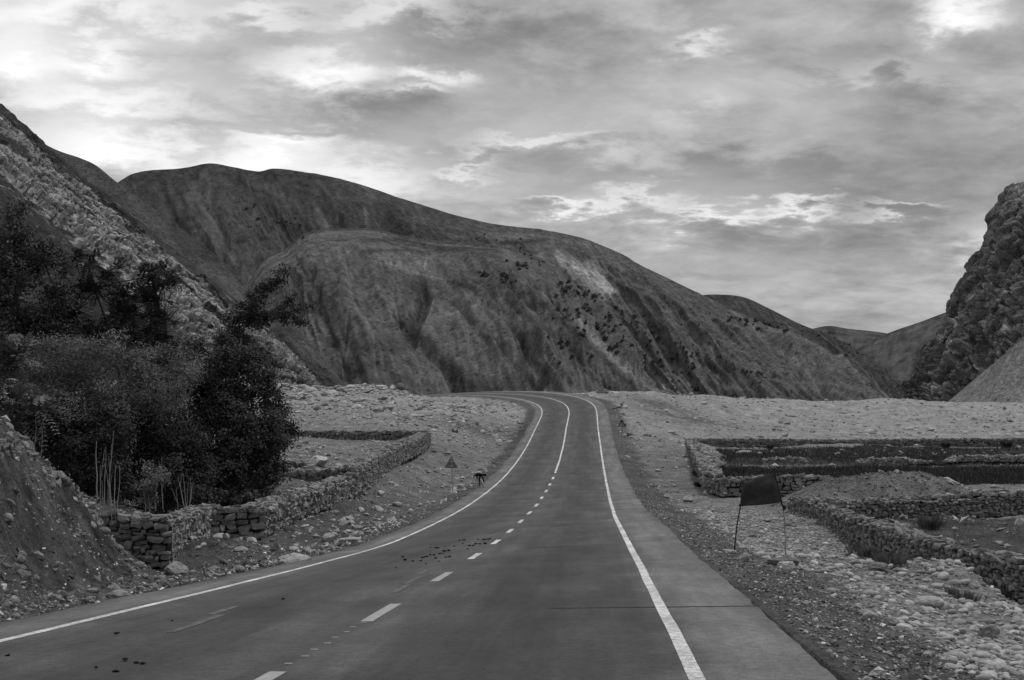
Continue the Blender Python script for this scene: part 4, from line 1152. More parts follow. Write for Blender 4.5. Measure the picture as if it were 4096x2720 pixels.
def tree(name, label, base, lobes, mat, seed, leaves=3000, size=.14, aspect=.6, style='leaf', up=.5, trunk=.12, clump=.30, cat='tree', fork=.45, per_clump=26, droop=0.0):
    """base: picture foot + distance; lobes: (px, py, rx, ry, Y) in the picture's scale; leaves grow in clumps through the lobes"""
    r = np.random.default_rng(seed)
    b = P(*base); b[2] = ground(np.array([b[0]]), np.array([b[1]]))[0] - .05
    cs, rs = [], []
    for (px, py, rx, ry, Y) in lobes:
        cs.append(P(px, py, Y)); k = Y / F_PX; rs.append((rx * k, .85 * (rx + ry) / 2 * k + .15, ry * k))
    cs, rs = np.array(cs), np.array(rs) * (1.16 if len(lobes) < 17 else 1.05)
    vol = rs.prod(1) ** .8; vol = vol / vol.sum()
    root = add(name, None, None, tuple(b), label, cat)
    nc = max(10, int(leaves * 1.0 / per_clump)); cen = []; ctone = []; outv = []
    for c, q, w in zip(cs, rs, vol):
        k = max(4, int(nc * w)); ns_ = 11 if len(lobes) > 4 and q[0] > .35 else 4
        sub = norm(r.normal(0, 1, (ns_, 3)) * (1, 1, .9)) * r.uniform(.45, .82, (ns_, 1)); rr_ = r.uniform(.30, .55, ns_); pick_ = r.integers(0, ns_, k)
        d = norm(r.normal(0, 1, (k, 3)) + (0, -.15, .5)); cen.append(c + (sub[pick_] + d * (rr_[pick_] * r.random(k) ** .35)[:, None]) * q)
        ctone.append(r.uniform(.55, 1.45, ns_)[pick_]); outv.append(norm(d * .9 + sub[pick_] * .5 + (0, 0, .45)))
    cen = np.concatenate(cen); ctone = np.concatenate(ctone); outv = np.concatenate(outv)
    # limbs
    top = cs.mean(0); forkp = b + (top - b) * fork + r.normal(0, .15, 3)
    paths = [(np.stack([b + (0, 0, -.2), b + (forkp - b) * .5 + r.normal(0, .06, 3), forkp]), [trunk * 1.25, trunk, trunk * .8])]
    tr = tubes(paths, 8)
    add('trunk', mesh_from('trunk', tr[0] - b, tr[1], bark, True), root)
    paths = []
    for i_, (c, q) in enumerate(zip(cs, rs)):
        src = forkp; w0 = .55
        if i_:                              # each lobe grows from the nearest one before it
            j_ = int(((cs[:i_] - c) ** 2).sum(1).argmin())
            if np.linalg.norm(cs[j_] - c) < np.linalg.norm(forkp - c): src = cs[j_]; w0 = .34
        mid = src + (c - src) * .5 + r.normal(0, .08, 3); paths.append((np.stack([src, mid, c]), [trunk * w0, trunk * w0 * .7, trunk * w0 * .45]))
        near = cen[np.argsort(((cen - c) ** 2).sum(1))[:60]]
        for j in range(min(14, len(near))):
            e = near[r.integers(0, len(near))]; paths.append((np.stack([c, (c + e) / 2 + r.normal(0, .06, 3), e]), [trunk * .16, trunk * .1, trunk * .04]))
    tr = tubes(paths, 5)
    add('branches', mesh_from('branches', tr[0] - b, tr[1], bark, True), root)
    if style == 'leaf':
        k = per_clump; pts_ = (cen[:, None] + r.normal(0, clump, (len(cen), k, 3)) * (1, 1, .75)).reshape(-1, 3)
        Q = rand_leaves(r, pts_, size, aspect, up, droop, np.repeat(outv, k, 0)); tone = np.repeat(ctone * r.uniform(.75, 1.25, len(cen)), k) * r.uniform(.8, 1.2, len(pts_))
    else:                                   # pinnate fronds fanning out of each clump
        Qs, ts = [], []
        nf, npair = (7, 9) if style == 'frond' else (6, 7)
        for c in cen:
            out = norm(c - top + np.array([0, 0, .8])); tt = r.uniform(.6, 1.3)
            for f in range(nf):
                ax = norm(out * .6 + r.normal(0, .8, 3)); L = size * 5.5 * r.uniform(.7, 1.2)
                q = np.linspace(.12, 1, npair)[:, None]; spine = c + ax * L * q + np.array([0, 0, -1]) * (q ** 2) * L * .35
                s0 = norm(np.cross(ax, np.array([0, 0, 1.]) + r.normal(0, .2, 3)))
                for sg in (-1, 1):
                    la_ = norm(s0 * sg + ax * .45 + r.normal(0, .12, (npair, 3))); ll = size * 1.5 * (1.1 - .55 * q[:, 0]); 
                    sd = norm(np.cross(la_, norm(np.cross(ax, s0) + r.normal(0, .2, (npair, 3)))))
                    Qs.append(leaf_quads(spine, la_, sd, ll, ll * aspect)); ts.append(np.full(npair, tt * r.uniform(.8, 1.2)))
        Q = np.concatenate(Qs); tone = np.concatenate(ts)
    add('crown', quads_mesh('crown', Q - b, mat, tone), root)
    return root


def L(Y, *a): return [(x, y, rx, ry, Y + d) for (x, y, rx, ry, d) in a]


tree('broadleaf_tree', 'dense dark round-crowned tree overhanging the left plots', (228, 512, 50),
     L(50, (225, 372, 34, 34, 0), (250, 398, 32, 32, -.5), (260, 436, 30, 28, -1), (235, 438, 36, 34, -1.5), (214, 470, 34, 32, -2), (198, 412, 32, 34, -1), (243, 480, 30, 22, -1.5), (274, 452, 18, 22, 0), (286, 432, 14, 20, .5), (272, 412, 16, 18, .5), (190, 382, 26, 28, 0), (256, 364, 15, 18, .5), (196, 352, 14, 14, 0), (228, 342, 12, 14, .5), (205, 498, 26, 16, -3), (240, 500, 30, 12, -2), (222, 505, 28, 10, -2.5), (262, 486, 18, 16, -1), (278, 470, 12, 14, 0)),
     leaf_dark, 301, 56000, .115, .66, trunk=.16, clump=.14)
tree('poplar_tree', 'slender poplar leaning right above the dark round tree', (215, 505, 53),
     L(53, (232, 332, 17, 18, 0), (246, 314, 15, 17, 0), (257, 300, 12, 15, 0), (266, 289, 10, 12, 0), (276, 280, 8, 10, 0), (284, 271, 5, 7, 0), (228, 346, 13, 11, 0), (256, 322, 14, 11, 0), (270, 316, 12, 10, 0), (281, 308, 8, 7, 0), (290, 299, 6, 5, 0), (295, 294, 4, 4, 0), (286, 317, 11, 7, 0), (298, 310, 8, 5, 0), (307, 306, 4, 3, 0), (296, 322, 9, 4, 0), (306, 323, 5, 2, 0), (236, 346, 15, 9, 0), (240, 350, 10, 6, 0)),
     leaf_dark, 302, 9500, .10, .8, trunk=.06, clump=.10, per_clump=12, fork=.62)
tree('poplar_tree', 'tall open poplar at the left edge of the picture', (22, 470, 47),
     L(47, (14, 238, 18, 24, 0), (44, 258, 20, 18, 0), (18, 280, 26, 24, 0), (58, 292, 15, 22, 0), (14, 322, 28, 26, 0), (48, 320, 22, 18, 0), (22, 210, 6, 10, 0), (30, 352, 34, 22, 0), (-20, 270, 30, 50, 0), (66, 268, 8, 10, 0)),
     leaf_dark, 303, 22000, .11, .75, trunk=.13, clump=.16, per_clump=18)
tree('ailanthus_tree', 'dark tree with feathery tufted fronds in front of the rock band', (122, 480, 49),
     L(49, (86, 262, 12, 9, 0), (96, 288, 17, 12, 0), (150, 277, 15, 10, 0), (158, 300, 14, 11, 0), (126, 300, 16, 11, 0), (120, 318, 20, 11, 0), (153, 324, 16, 9, 0), (163, 284, 8, 6, 0), (140, 338, 20, 11, 0), (78, 310, 16, 13, 0), (100, 330, 20, 13, 0), (110, 272, 8, 6, 0), (60, 335, 24, 14, 0), (165, 342, 14, 10, 0)),
     leaf_dark, 304, 4300, .14, .32, 'frond', trunk=.12, fork=.6)
tree('willow_bush', 'soft paler bush with fine leaves in the middle of the thicket', (120, 470, 43),
     L(43, (58, 362, 34, 22, 0), (108, 357, 34, 22, 0), (150, 367, 30, 22, 0), (183, 374, 22, 20, .5), (88, 390, 44, 24, -.5), (140, 400, 36, 24, -.5), (40, 385, 24, 18, -.5), (170, 395, 22, 20, 0)),
     leaf_mid, 305, 44000, .13, .20, trunk=.06, clump=.18, cat='bush')
tree('fern_leaved_shrub', 'shrub of pale feathery fronds at the left edge', (5, 440, 36),
     L(36, (4, 358, 18, 18, 0), (2, 394, 18, 16, 0), (14, 418, 20, 14, 0), (36, 404, 20, 16, .5), (-25, 390, 20, 40, 0)), leaf_mid, 306, 2600, .15, .34, 'frond', trunk=.05, cat='shrub')
tree('broadleaf_shrub', 'dark leafy shrub behind the piled stones on the bank crest', (80, 480, 37),
     L(37, (38, 434, 30, 18, 0), (72, 440, 30, 26, 0), (105, 432, 26, 26, .5), (110, 466, 24, 24, .5), (84, 466, 18, 14, 0), (60, 418, 26, 14, 1), (118, 490, 18, 14, 1), (58, 455, 26, 18, 1.5), (90, 482, 20, 14, 1.5), (30, 418, 26, 14, 1.5)), leaf_dark, 307, 30000, .10, .6, trunk=.06, clump=.15, cat='shrub')
tree('broadleaf_shrub', 'dark leafy shrub in shade behind the dry stalks', (165, 505, 44.5),
     L(44.5, (148, 432, 30, 30, 0), (166, 464, 26, 30, 0), (142, 490, 20, 18, 0), (184, 488, 22, 20, 0), (200, 503, 12, 10, 0), (125, 455, 24, 26, 0), (135, 410, 28, 14, .5), (182, 442, 26, 30, .8), (196, 470, 18, 24, .8), (112, 485, 22, 18, .5), (160, 500, 24, 12, .8)), leaf_dark, 308, 34000, .10, .6, trunk=.07, clump=.16, cat='shrub')
tree('thicket_backing_bush', 'added backing of black leaves standing for the shade between the thicket trees', (110, 500, 51.5),
     L(51.5, (50, 395, 34, 30, 0), (95, 410, 34, 32, 0), (140, 420, 34, 34, 0), (182, 425, 30, 34, 0), (60, 440, 34, 28, 0), (105, 455, 34, 30, 0), (150, 465, 34, 30, 0), (195, 470, 26, 28, 0), (25, 420, 30, 30, 0), (130, 495, 40, 18, 0), (185, 500, 30, 16, 0), (80, 480, 36, 20, 0), (225, 400, 28, 34, 1.5), (248, 430, 28, 32, 1.5), (225, 460, 32, 32, 1.5), (255, 465, 22, 24, 1.5), (228, 490, 34, 18, 1.5)), leaf_black, 310, 40000, .14, .62, trunk=.08, clump=.22, cat='bush')  # foliage added behind the trees so gaps between them look shaded
tree('small_bush', 'small pale bush among the dry stalks beside the wall end', (153, 508, 36.2),
     L(36.2, (154, 488, 8, 17, 0), (149, 470, 6, 8, 0), (160, 478, 6, 9, 0), (148, 498, 8, 8, 0)), leaf_pale, 309, 2600, .07, .5, trunk=.02, clump=.08, cat='bush')

# ------------------------------------------------------------------ dry stalks and stakes


def stalks(name, label, stems, Y, cat, mat=dry_stem_mat, rad=.010, seed=1, part='stem', drop=.1):
    r = np.random.default_rng(seed); bx = np.mean([s[0] for s in stems]); by = max(s[1] for s in stems)
    b = P(bx, by, Y); root = add(name, None, None, tuple(b), label, cat)
    for s in stems:
        (x0, y0, x1, y1) = s[:4]; k = s[4] if len(s) > 4 else 1.0; bend = s[5] if len(s) > 5 else r.normal(0, 1.2)
        Yk = Y + r.normal(0, .25); p0, p1 = P(x0, y0, Yk) - (0, 0, drop), P(x1, y1, Yk + r.normal(0, .15))
        q = np.linspace(0, 1, 6)[:, None]; pts_ = p0 + (p1 - p0) * q; pts_[:, 0] += (np.sin(q[:, 0] * math.pi) * bend * Yk / F_PX); pts_ += r.normal(0, .012, pts_.shape) * (q > 0)
        paths = [(pts_, rad * k * np.linspace(1.15, .5, 6))]
        if len(s) > 6:
            for (t_, ax, ay) in s[6]:
                a = p0 + (p1 - p0) * t_; e = P(ax, ay, Yk); paths.append((np.stack([a, (a + e) / 2 + r.normal(0, .015, 3), e]), [rad * k * .7, rad * k * .5, rad * k * .3]))
        v, f = tubes(paths, 5); add(part, mesh_from(part, v - b, f, mat, True), root)
    return root


stalks('dry_stalk_clump', 'tall clump of pale bare stalks behind the big-block wall end',
       [(97.6, 496, 97, 441, 1.8), (100, 520, 100.5, 466), (102, 519, 104, 449), (104, 520, 106, 446, 1.1), (106, 518, 106, 470), (107, 520, 104.5, 462), (110, 520, 109, 458), (111, 520, 112, 444, 1.2, -2), (113, 519, 113.5, 430, 1.2, -3.5), (114, 520, 116, 465), (115, 519, 119, 465, 1.2, 1.5), (112, 521, 108, 480), (116, 521, 115, 478), (108, 521, 112, 474), (103, 520, 101, 480)],
       34.0, 'stalks', rad=.011, seed=5)
stalks('dry_stalk_clump', 'short forked dry stalks sticking up beside the small pale bush',
       [(145.5, 508, 143.5, 483, 1, 0, ((.5, 147, 488),)), (149.5, 509, 147, 479, 1.4, 0, ((.45, 151.5, 481),)), (155, 508, 156.5, 472, 1, 0, ((.3, 152, 487), (.25, 158, 484))), (163, 506, 161.5, 458, 1, 0, ((.72, 158.5, 460),))], 37.5, 'stalks', rad=.012, seed=6)
stalks('dry_stalk_clump', 'fan of dry stalks above the end of the side wall',
       [(185, 507, 178, 477, 1.4, 0, ((.6, 182, 474),)), (186.5, 507, 183, 473, 1), (188, 507, 190.5, 477, 1), (189.5, 507, 193.5, 481, .8), (178, 507, 176, 487, 1, 0, ((.3, 171.5, 488),)), (187, 507, 188, 484, .8)], 40.5, 'stalks', rad=.012, seed=7)
stalks('dry_stalk_clump', 'thin bare stems leaning over the crest of the bank', [(31, 453, 48, 411, 1.3), (34, 453, 29, 436, .8), (37, 456, 35.5, 420, .8), (40, 458, 44, 423, .8)], 25.6, 'stalks', rad=.008, seed=8)
for (x, y0, y1, Y, lb) in ((253, 500, 471, 56, 'tall thin wooden stake left of its neighbour by the stepped wall'), (264, 497, 460, 57, 'tallest thin wooden stake beside the stepped wall'), (239, 503, 490, 54, 'short thin stake nearest the dark tree')):
    stalks('garden_stake', lb, [(x, y0, x - .5, y1, 1.4, 0)], Y, 'stake', rad=.016, seed=int(x), part='shaft', drop=.25)

# ------------------------------------------------------------------ grasses


def blades(n, xy, r, h, w, lean=.35):
    x, y = xy; z = ground(x, y); c = np.stack([x, y, z], 1); a = r.uniform(0, 2 * math.pi, n); hh = h * r.uniform(.6, 1.3, n)
    sd = np.stack([np.cos(a), np.sin(a), a * 0], 1) * (w * .5)
    tip = c + np.stack([r.normal(0, lean, n) * hh, r.normal(0, lean, n) * hh, hh], 1)
    return np.stack([c - sd, c + sd, tip], 1).reshape(-1, 3), np.arange(n * 3).reshape(n, 3)


r = np.random.default_rng(400)


def in_poly(poly, n, r, wob=0, thin=None):
    p = np.array(poly); X, Y = [], []; tot = 0
    while tot < n:
        x = r.uniform(p[:, 0].min() - 3, p[:, 0].max() + 3, n * 2); y = r.uniform(p[:, 1].min() - 5, p[:, 1].max() + 5, n * 2)
        k = poly_mask(x + fbm(x / 5, y / 5, 41, 4) * 3 * wob, y + fbm(x / 5, y / 5, 41, 4) * 6 * wob, poly)
        if thin is not None: k &= r.random(len(x)) < thin(x, y)
        X.append(x[k]); Y.append(y[k]); tot += k.sum()
    return np.concatenate(X)[:n], np.concatenate(Y)[:n]


for nm, poly, n, h in (('field_crop', FIELD_A, 30000, .30), ('field_crop', FIELD_B, 42000, .26)):
    xy = in_poly(poly, n, r, 1, lambda x, y: np.clip(.8 + 1.2 * fbm(x / 6, y / 4, 402, 3), .1, 1))
    V, Fc = blades(n, xy, r, h, .05, .5)
    add(nm, mesh_from(nm, V, Fc, crop, False, {'tone': np.repeat(r.uniform(.5, 1.5, n), 3)}), label='dark low crop in the far strip under the back wall' if poly is FIELD_A else 'dark low crop in the near strip behind the flag', cat='crop', kind='stuff')
MID = [(15, 90), (60, 84), (80, 98), (20, 104)]
xy = in_poly(MID, 12000, r, 1, lambda x, y: np.clip(.3 + 2.4 * fbm(x / 4, y / 4, 408, 3), 0, 1)); V, Fc = blades(12000, xy, r, .28, .05, .6)
add('strip_weeds', mesh_from('strip_weeds', V, Fc, leaf_mid, False, {'tone': np.repeat(r.uniform(.4, 1.6, 12000), 3)}), label='patchy weeds on the stony ground between the two crop strips', cat='weeds', kind='stuff')
# short grazed grass and weeds in the right plot, along walls and on the bank
xy = in_poly(PLOT_C, 9000, r, 1, lambda x, y: np.clip(.5 + 2 * fbm(x / 3, y / 3, 404, 3), .05, 1)); V, Fc = blades(9000, xy, r, .09, .03, .6)
add('plot_grass', mesh_from('plot_grass', V, Fc, leaf_pale, False, {'tone': np.repeat(r.uniform(.5, 1.4, 9000), 3)}), label='short thin grass in the plot right of the near wall', cat='grass', kind='stuff')
bank_poly = [(-9.9, 20), (-6.2, 14.5), (-7.0, 21), (-9.6, 26)]
xy = in_poly(bank_poly, 5200, r, 0, lambda x, y: np.clip(.35 + 2.2 * fbm(x / .9, y / 1.4, 406, 3), 0, 1) * sstep(-6.3, -8.2, x)); V, Fc = blades(5200, xy, r, .09, .007, .8)
add('dry_grass', mesh_from('dry_grass', V, Fc, straw, False, {'tone': np.repeat(r.uniform(.35, 1.1, 5200), 3)}), label='dry grass and weeds on the upper left earth bank', cat='grass', kind='stuff')


def tuft(label, p, n, h, spread, mat, seed, name='grass_tuft', w=.005):
    n = n * 2; h = h * .55; spread = spread * .4; w = w * max(1, p[1] / 60)
    r = np.random.default_rng(seed); x = p[0] + r.normal(0, spread, n); y = p[1] + r.normal(0, spread, n)
    z0 = ground(np.array([p[0]]), np.array([p[1]]))[0]; c = np.stack([x, y, ground(x, y)], 1) - (p[0], p[1], z0)
    a = r.uniform(0, 6.28, n); hh = h * r.uniform(.5, 1.2, n); sd = np.stack([np.cos(a), np.sin(a), a * 0], 1) * w / 2
    d = norm(c * (1, 1, 0) + r.normal(0, .01, c.shape)) * .5
    mid = c + d * hh[:, None] * .35 + np.array([0, 0, 1.]) * hh[:, None] * .6; tip = c + d * hh[:, None] + np.array([0, 0, 1.]) * hh[:, None]
    Q = np.stack([c - sd, c + sd, mid + sd * .7, tip, ], 1)
    me = mesh_from(name, Q.reshape(-1, 3), np.arange(n * 4).reshape(n, 4), mat, False, {'tone': np.repeat(r.uniform(.5, 1.3, n), 4)})
    return add(name, me, None, (p[0], p[1], z0), label, 'grass', 'grass tufts')


for k, (px, py, n, h, sp, m, lb) in enumerate((
        (735, 471, 160, .7, .35, leaf_pale, 'pale grass tuft on the corner of the crop-field wall'), (700, 487, 120, .5, .25, leaf_dark, 'dark weed at the foot of the wall left of the flag'),
        (930, 529, 260, .7, .35, leaf_pale, 'large dark grass tuft in the right plot below the cross wall'), (878, 527, 160, .45, .3, leaf_mid, 'grass tuft at the left foot of the cross wall'), (1012, 512, 180, .5, .4, leaf_mid, 'dark grass tuft at the right end of the cross wall'),
        (868, 558, 260, .45, .35, leaf_pale, 'long grass at the foot of the near right wall'), (890, 566, 200, .40, .3, leaf_pale, 'second grass tuft along the foot of the near right wall'), (1010, 600, 200, .4, .3, leaf_pale, 'grass tuft by the near wall at the right picture edge'),
        (946, 448, 160, .9, .35, leaf_dark, 'dark weed against the far field wall, left of the next'), (1007, 448, 200, 1.1, .35, leaf_dark, 'tall dark weed against the far field wall at the right'), (770, 449, 120, .7, .3, leaf_dark, 'small dark weed against the far field wall'),
        (298, 468, 160, .5, .4, leaf_mid, 'low grey bush between the field boulders on the left'), (276, 466, 140, .45, .4, leaf_mid, 'low bush beside the dark tree in the left field'), (953, 505, 60, .9, .12, leaf_dark, 'thin dark weed standing behind the gravel heap'),
        (962, 600, 140, .3, .25, leaf_pale, 'grass on the small earth mound at the lower right'), (455, 433, 60, .7, .3, leaf_mid, 'small bush above the corner of the left field wall'))):
    p = pix_ground(px, py)
    if p is not None: tuft(lb, p, n, h, sp, m, 420 + k)

# ------------------------------------------------------------------ scrub on the mountainsides


def shrub_mesh(seed):
    r = np.random.default_rng(seed); n = 70
    d = norm(r.normal(0, 1, (n, 3))); d[:, 2] = np.abs(d[:, 2]) * 1.0
    c = d * (r.random((n, 1)) ** .4) * (.5, .5, .75) + (0, 0, .1)
    Q = rand_leaves(r, c, .55, .7, .6)
    return quads_mesh('hillside_shrub', Q, leaf_mid, r.uniform(.5, 1.1, n))


shrubs = [shrub_mesh(500 + k) for k in range(6)]
r = np.random.default_rng(501)


def on_slope(poses, vs, X, Y):
    best = None
    for pos_, V in zip(poses, vs):
        m = V <= .999; q = pos_[m]; x, y = pix(q); d = (x - X) ** 2 + (y - Y) ** 2; k = np.where(d < 3.0)[0]
        if len(k):
            k = k[q[k][:, 1].argmin()]
            if best is None or q[k][1] < best[1]: best = q[k]
    return best


spots = []
def region(n, x0, y0, x1, y1, w, s=(2.6, 5.0)):
    for _ in range(n):
        t_ = r.random(); spots.append((x0 + (x1 - x0) * t_ + r.normal(0, w * .5), y0 + (y1 - y0) * t_ + r.normal(0, w * .5), r.uniform(*s)))
region(12, 476, 271, 514, 281, 5, (4, 7)); region(7, 508, 262, 530, 268, 5, (4, 7)); region(12, 518, 245, 545, 262, 6); region(8, 470, 235, 500, 245, 8); region(24, 556, 284, 604, 297, 6, (4, 7))
region(36, 566, 306, 640, 328, 20, (3, 6)); region(60, 585, 322, 700, 358, 30, (3, 6)); region(30, 640, 345, 700, 390, 22, (3, 5.5)); region(10, 282, 216, 304, 234, 8, (4, 8)); region(8, 240, 205, 262, 225, 10, (4, 8))
region(14, 730, 319, 768, 323, 5, (4, 7)); region(16, 770, 323, 818, 333, 6, (4, 7)); region(14, 834, 337, 862, 355, 6, (4, 7)); region(20, 712, 357, 772, 380, 6, (3, 5)); region(12, 560, 330, 600, 390, 20)
mv = ((m1pos, m2pos, m3pos), (m1v, m2v, m3v))
cnt = 0
for (X, Y, s) in spots:
    p = on_slope(mv[0], mv[1], X, Y)
    if p is None: continue
    o = bpy.data.objects.new('hillside_shrub', shrubs[cnt % 6]); col.objects.link(o); cnt += 1
    o.location = tuple(p - (0, 0, .3)); s = s * r.uniform(.5, 1.15); o.scale = (s * .72, s * .72, s * .62); o.rotation_euler = (0, 0, r.uniform(0, 6))
    o['label'] = 'small dark shrub dotted on the distant mountainside'; o['category'] = 'shrub'; o['group'] = 'shrubs on the mountainside'

# ------------------------------------------------------------------ boulders one can point at
def boulder(label, px, py, w, h, seed, mat='rubble_stone', kind='shard', depth=.8, tilt=.12, sink=.22, name='boulder', Y=None, spin=None):
    """px, py: foot centre; w, h: size in the picture"""
    p = pix_ground(px, py) if Y is None else P(px, py, Y)
    k = p[1] / F_PX; r = np.random.default_rng(seed); sx, sz = w * k / 2, h * k / 2
    bm = bmesh.new(); bmesh.ops.create_icosphere(bm, subdivisions=3, radius=1.0)
    v = np.array([q.co[:] for q in bm.verts]); f = np.array([[q.index for q in fc.verts] for fc in bm.faces]); bm.free()
    v, f = stone_shape((v, f), r, kind)
    v = v + .03 * r.normal(0, 1, v.shape)
    R = rots(1, r, tilt)[0] if spin is None else np.array(Euler((r.normal(0, tilt), r.normal(0, tilt), spin)).to_matrix())
    v = (v @ R.T) * (sx * 1.08, (sx * depth + sz * .3), sz * 1.1)
    o = add(name, mesh_from(name, v, f, stone_mats[mat], False), None, (p[0], p[1], p[2] + sz * (1 - 2 * sink)), label, 'boulder')
    return o


boulder('pale weathered rock lying at the edge of the road below the long wall', 296, 564, 34, 13, 601, 'rubble_stone', 'shard', .7)
boulder('pale flat rock at the foot of the earth bank by the road edge', 118, 597, 22, 9, 602)
boulder('boulder leaning against the foot of the big-block wall end', 176, 575, 20, 14, 603, 'bank_stone')
boulder('large pale slab boulder in the middle of the left field', 318, 466, 22, 11, 604)
boulder('squarish pale boulder near the dark tree in the left field', 283, 465, 12, 9, 605, 'rubble_stone', 'block')
boulder('pale boulder behind the slab boulder in the left field', 306, 456, 9, 6, 606)
boulder('dark overturned slab rock at the foot of the right flag pole', 783, 566, 28, 11, 607, 'bank_stone')
boulder('small pale block propped under the dark slab by the flag', 785, 568, 12, 8, 608, 'rubble_stone', 'block', Y=None)
boulder('dark narrow rock lying by the foot of the left flag pole', 744, 561, 12, 10, 609, 'bank_stone')
boulder('flat stone at the very foot of the left flag pole', 729, 553, 14, 5, 610)
boulder('large rounded boulder on the cobbles at the lower right', 930, 606, 24, 12, 611, 'pale_cobble', 'cobble')
boulder('grey angular boulder among the cobbles near the right picture edge', 988, 638, 22, 15, 612, 'bank_stone')
boulder('small dark angular rock among the cobbles left of the big grey boulder', 890, 625, 14, 8, 613, 'bank_stone')
boulder('leaning grey rock beside the grass below the near right wall', 880, 572, 20, 12, 614, 'bank_stone')
boulder('pale slab set in the small mound at the lower right', 905, 632, 13, 9, 615, 'rubble_stone', 'block')
boulder('dark boulder on the skyline beside the outside of the bend', 603, 395, 12, 7, 616, 'bank_stone', Y=196)
boulder('pale boulder on the skyline right of the dark one', 613, 396, 11, 5, 617, Y=196)
boulder('pale boulder on the flats above the crop-field wall', 775, 405, 10, 6, 618, Y=232)
for k, (x, y, w, h) in enumerate(((388, 396, 9, 5), (397, 392, 9, 7), (405, 397, 10, 9), (400, 388, 8, 6), (392, 389, 8, 5), (411, 398, 8, 6), (383, 398, 9, 5), (407, 390, 6, 5))):
    o = boulder('angular rock in the dark heap at the right end of the rubble terrace', x, y, w, h, 630 + k, 'bank_stone', Y=168, name='heaped_rock'); o['category'] = 'rock'; o['group'] = 'heap of rocks on the rubble terrace'

# stone slab resting on a block (a culvert head) beside the road
p = pix_ground(349, 546)
if p is not None:
    k = p[1] / F_PX; root = add('culvert_slab', None, None, tuple(p), 'pale stone slab resting on blocks at the left road edge', 'slab')
    for nm, c, h in (('slab', (0, 0, 6.5 * k), (11 * k, 5 * k, 1.4 * k)), ('block', (-5 * k, 0, 2.0 * k), (2.2 * k, 4 * k, 4 * k)), ('block', (5 * k, 0, 2.0 * k), (2.6 * k, 4 * k, 4 * k))):
        v, f = SHAPES[('block', 'hi')][3 if nm == 'slab' else 5]; m_ = np.array(h) * 1.12
        add(nm, mesh_from(nm, v * m_ + np.array(c), f, stone_mats['rubble_stone']), root)

# ------------------------------------------------------------------ flag of dark cloth between two poles
cloth_mat = grey_mat('dark_cloth', .055, .9, ((4.0, .25), (40.0, .25)), ((60.0, .3, .004),), spec=.1)
pole_dark = grey_mat('dark_pole', .035, .8, ((15.0, .3),), ()); pole_pale = grey_mat('weathered_pole', .24, .8, ((15.0, .3),), ())
pb1, pb2 = pix_ground(733, 552), pix_ground(786, 553)
Yf = pb1[1]
flag = add('cloth_flag', None, None, tuple(pb1), 'dark cloth flag strung between two thin poles right of the road', 'flag')
T = lambda x, y, Y=Yf: P(x, y, Y) - pb1
v, f = tubes([(np.stack([pb1 - pb1 + (0, 0, -.25), T(737, 525), T(740.5, 506), T(743.2, 481.5)]), [.017, .016, .015, .013])], 8); add('pole', mesh_from('pole', v, f, pole_dark, True), flag)
Y2 = Yf + .1
pk = P(786, 554, Y2); pk[2] = min(pk[2], pb2[2])
v, f = tubes([(np.stack([pk - pb1 + (0, 0, -.25), T(784.6, 520, Y2), T(783, 508, Y2)]), [.012, .012, .012])], 8); o = add('pole', mesh_from('pole', v, f, pole_pale, True), flag); o['label'] = 'pale thin right-hand pole'
v, f = tubes([(np.stack([T(783, 508, Y2), T(780.5, 496, Y2), T(774.5, 472.5, Y2)]), [.014, .014, .012])], 8); add('pole_top', mesh_from('pole_top', v, f, pole_dark, True), flag)
nu, nv = 40, 28
U, Vv = np.meshgrid(np.linspace(0, 1, nu), np.linspace(0, 1, nv), indexing='ij')
tl, trp, bl, br = (743, 482), (774.3, 473), (739.8, 506.3), (782, 502)
topx = tl[0] + (trp[0] - tl[0]) * U
topy = np.interp(topx, (742.7, 749.5, 752.5, 756, 766, 774.5), (482.0, 481.4, 479.6, 477.2, 475.2, 473.2))
botx = bl[0] + (br[0] - bl[0]) * U; boty = bl[1] + (br[1] - bl[1]) * U + .8 * np.sin(U * math.pi)
CX, CY = topx + (botx - topx) * Vv, topy + (boty - topy) * Vv
billow = .045 * np.sin(5.5 * Vv + 1.2 * np.sin(3 * U) - .6) * np.sin(U * math.pi) ** .6 + .10 * np.sin(U * math.pi) * np.sin(Vv * math.pi) + .028 * np.sin(7 * Vv + 3.5 * U) * np.sin(U * math.pi) + .03 * np.sin((U * 1.2 + Vv * .5) * 9) * np.exp(-((U - .15) / .16) ** 2) + .02 * np.sin(12 * (Vv + .35 * U)) * U * (1 - U) * 3
pts_ = np.stack([P(a, b_, Yf + c) for a, b_, c in zip(CX.ravel(), CY.ravel(), (.1 * U - billow).ravel())]) - pb1
me = mesh_from('cloth', pts_, grid_faces(nu, nv), cloth_mat, True); o = add('cloth', me, flag)
sm_ = o.modifiers.new('thickness', 'SOLIDIFY'); sm_.thickness = .004
for (x, y) in ((743, 483), (740, 505.5), (781.5, 503.5), (774.5, 474)):
    v, f = tubes([(np.stack([T(x - .3, y - 1.2), T(x + .1, y), T(x, y + 1.3)]), [.02, .028, .018])], 6); add('knot', mesh_from('knot', v, f, pole_dark, True), flag)
v, f = tubes([(np.stack([T(783.2, 505, Y2), T(784.6, 507.5, Y2), T(783.6, 510.5, Y2)]), [.03, .05, .02])], 6); add('knot', mesh_from('knot', v, f, pole_dark, True), flag)

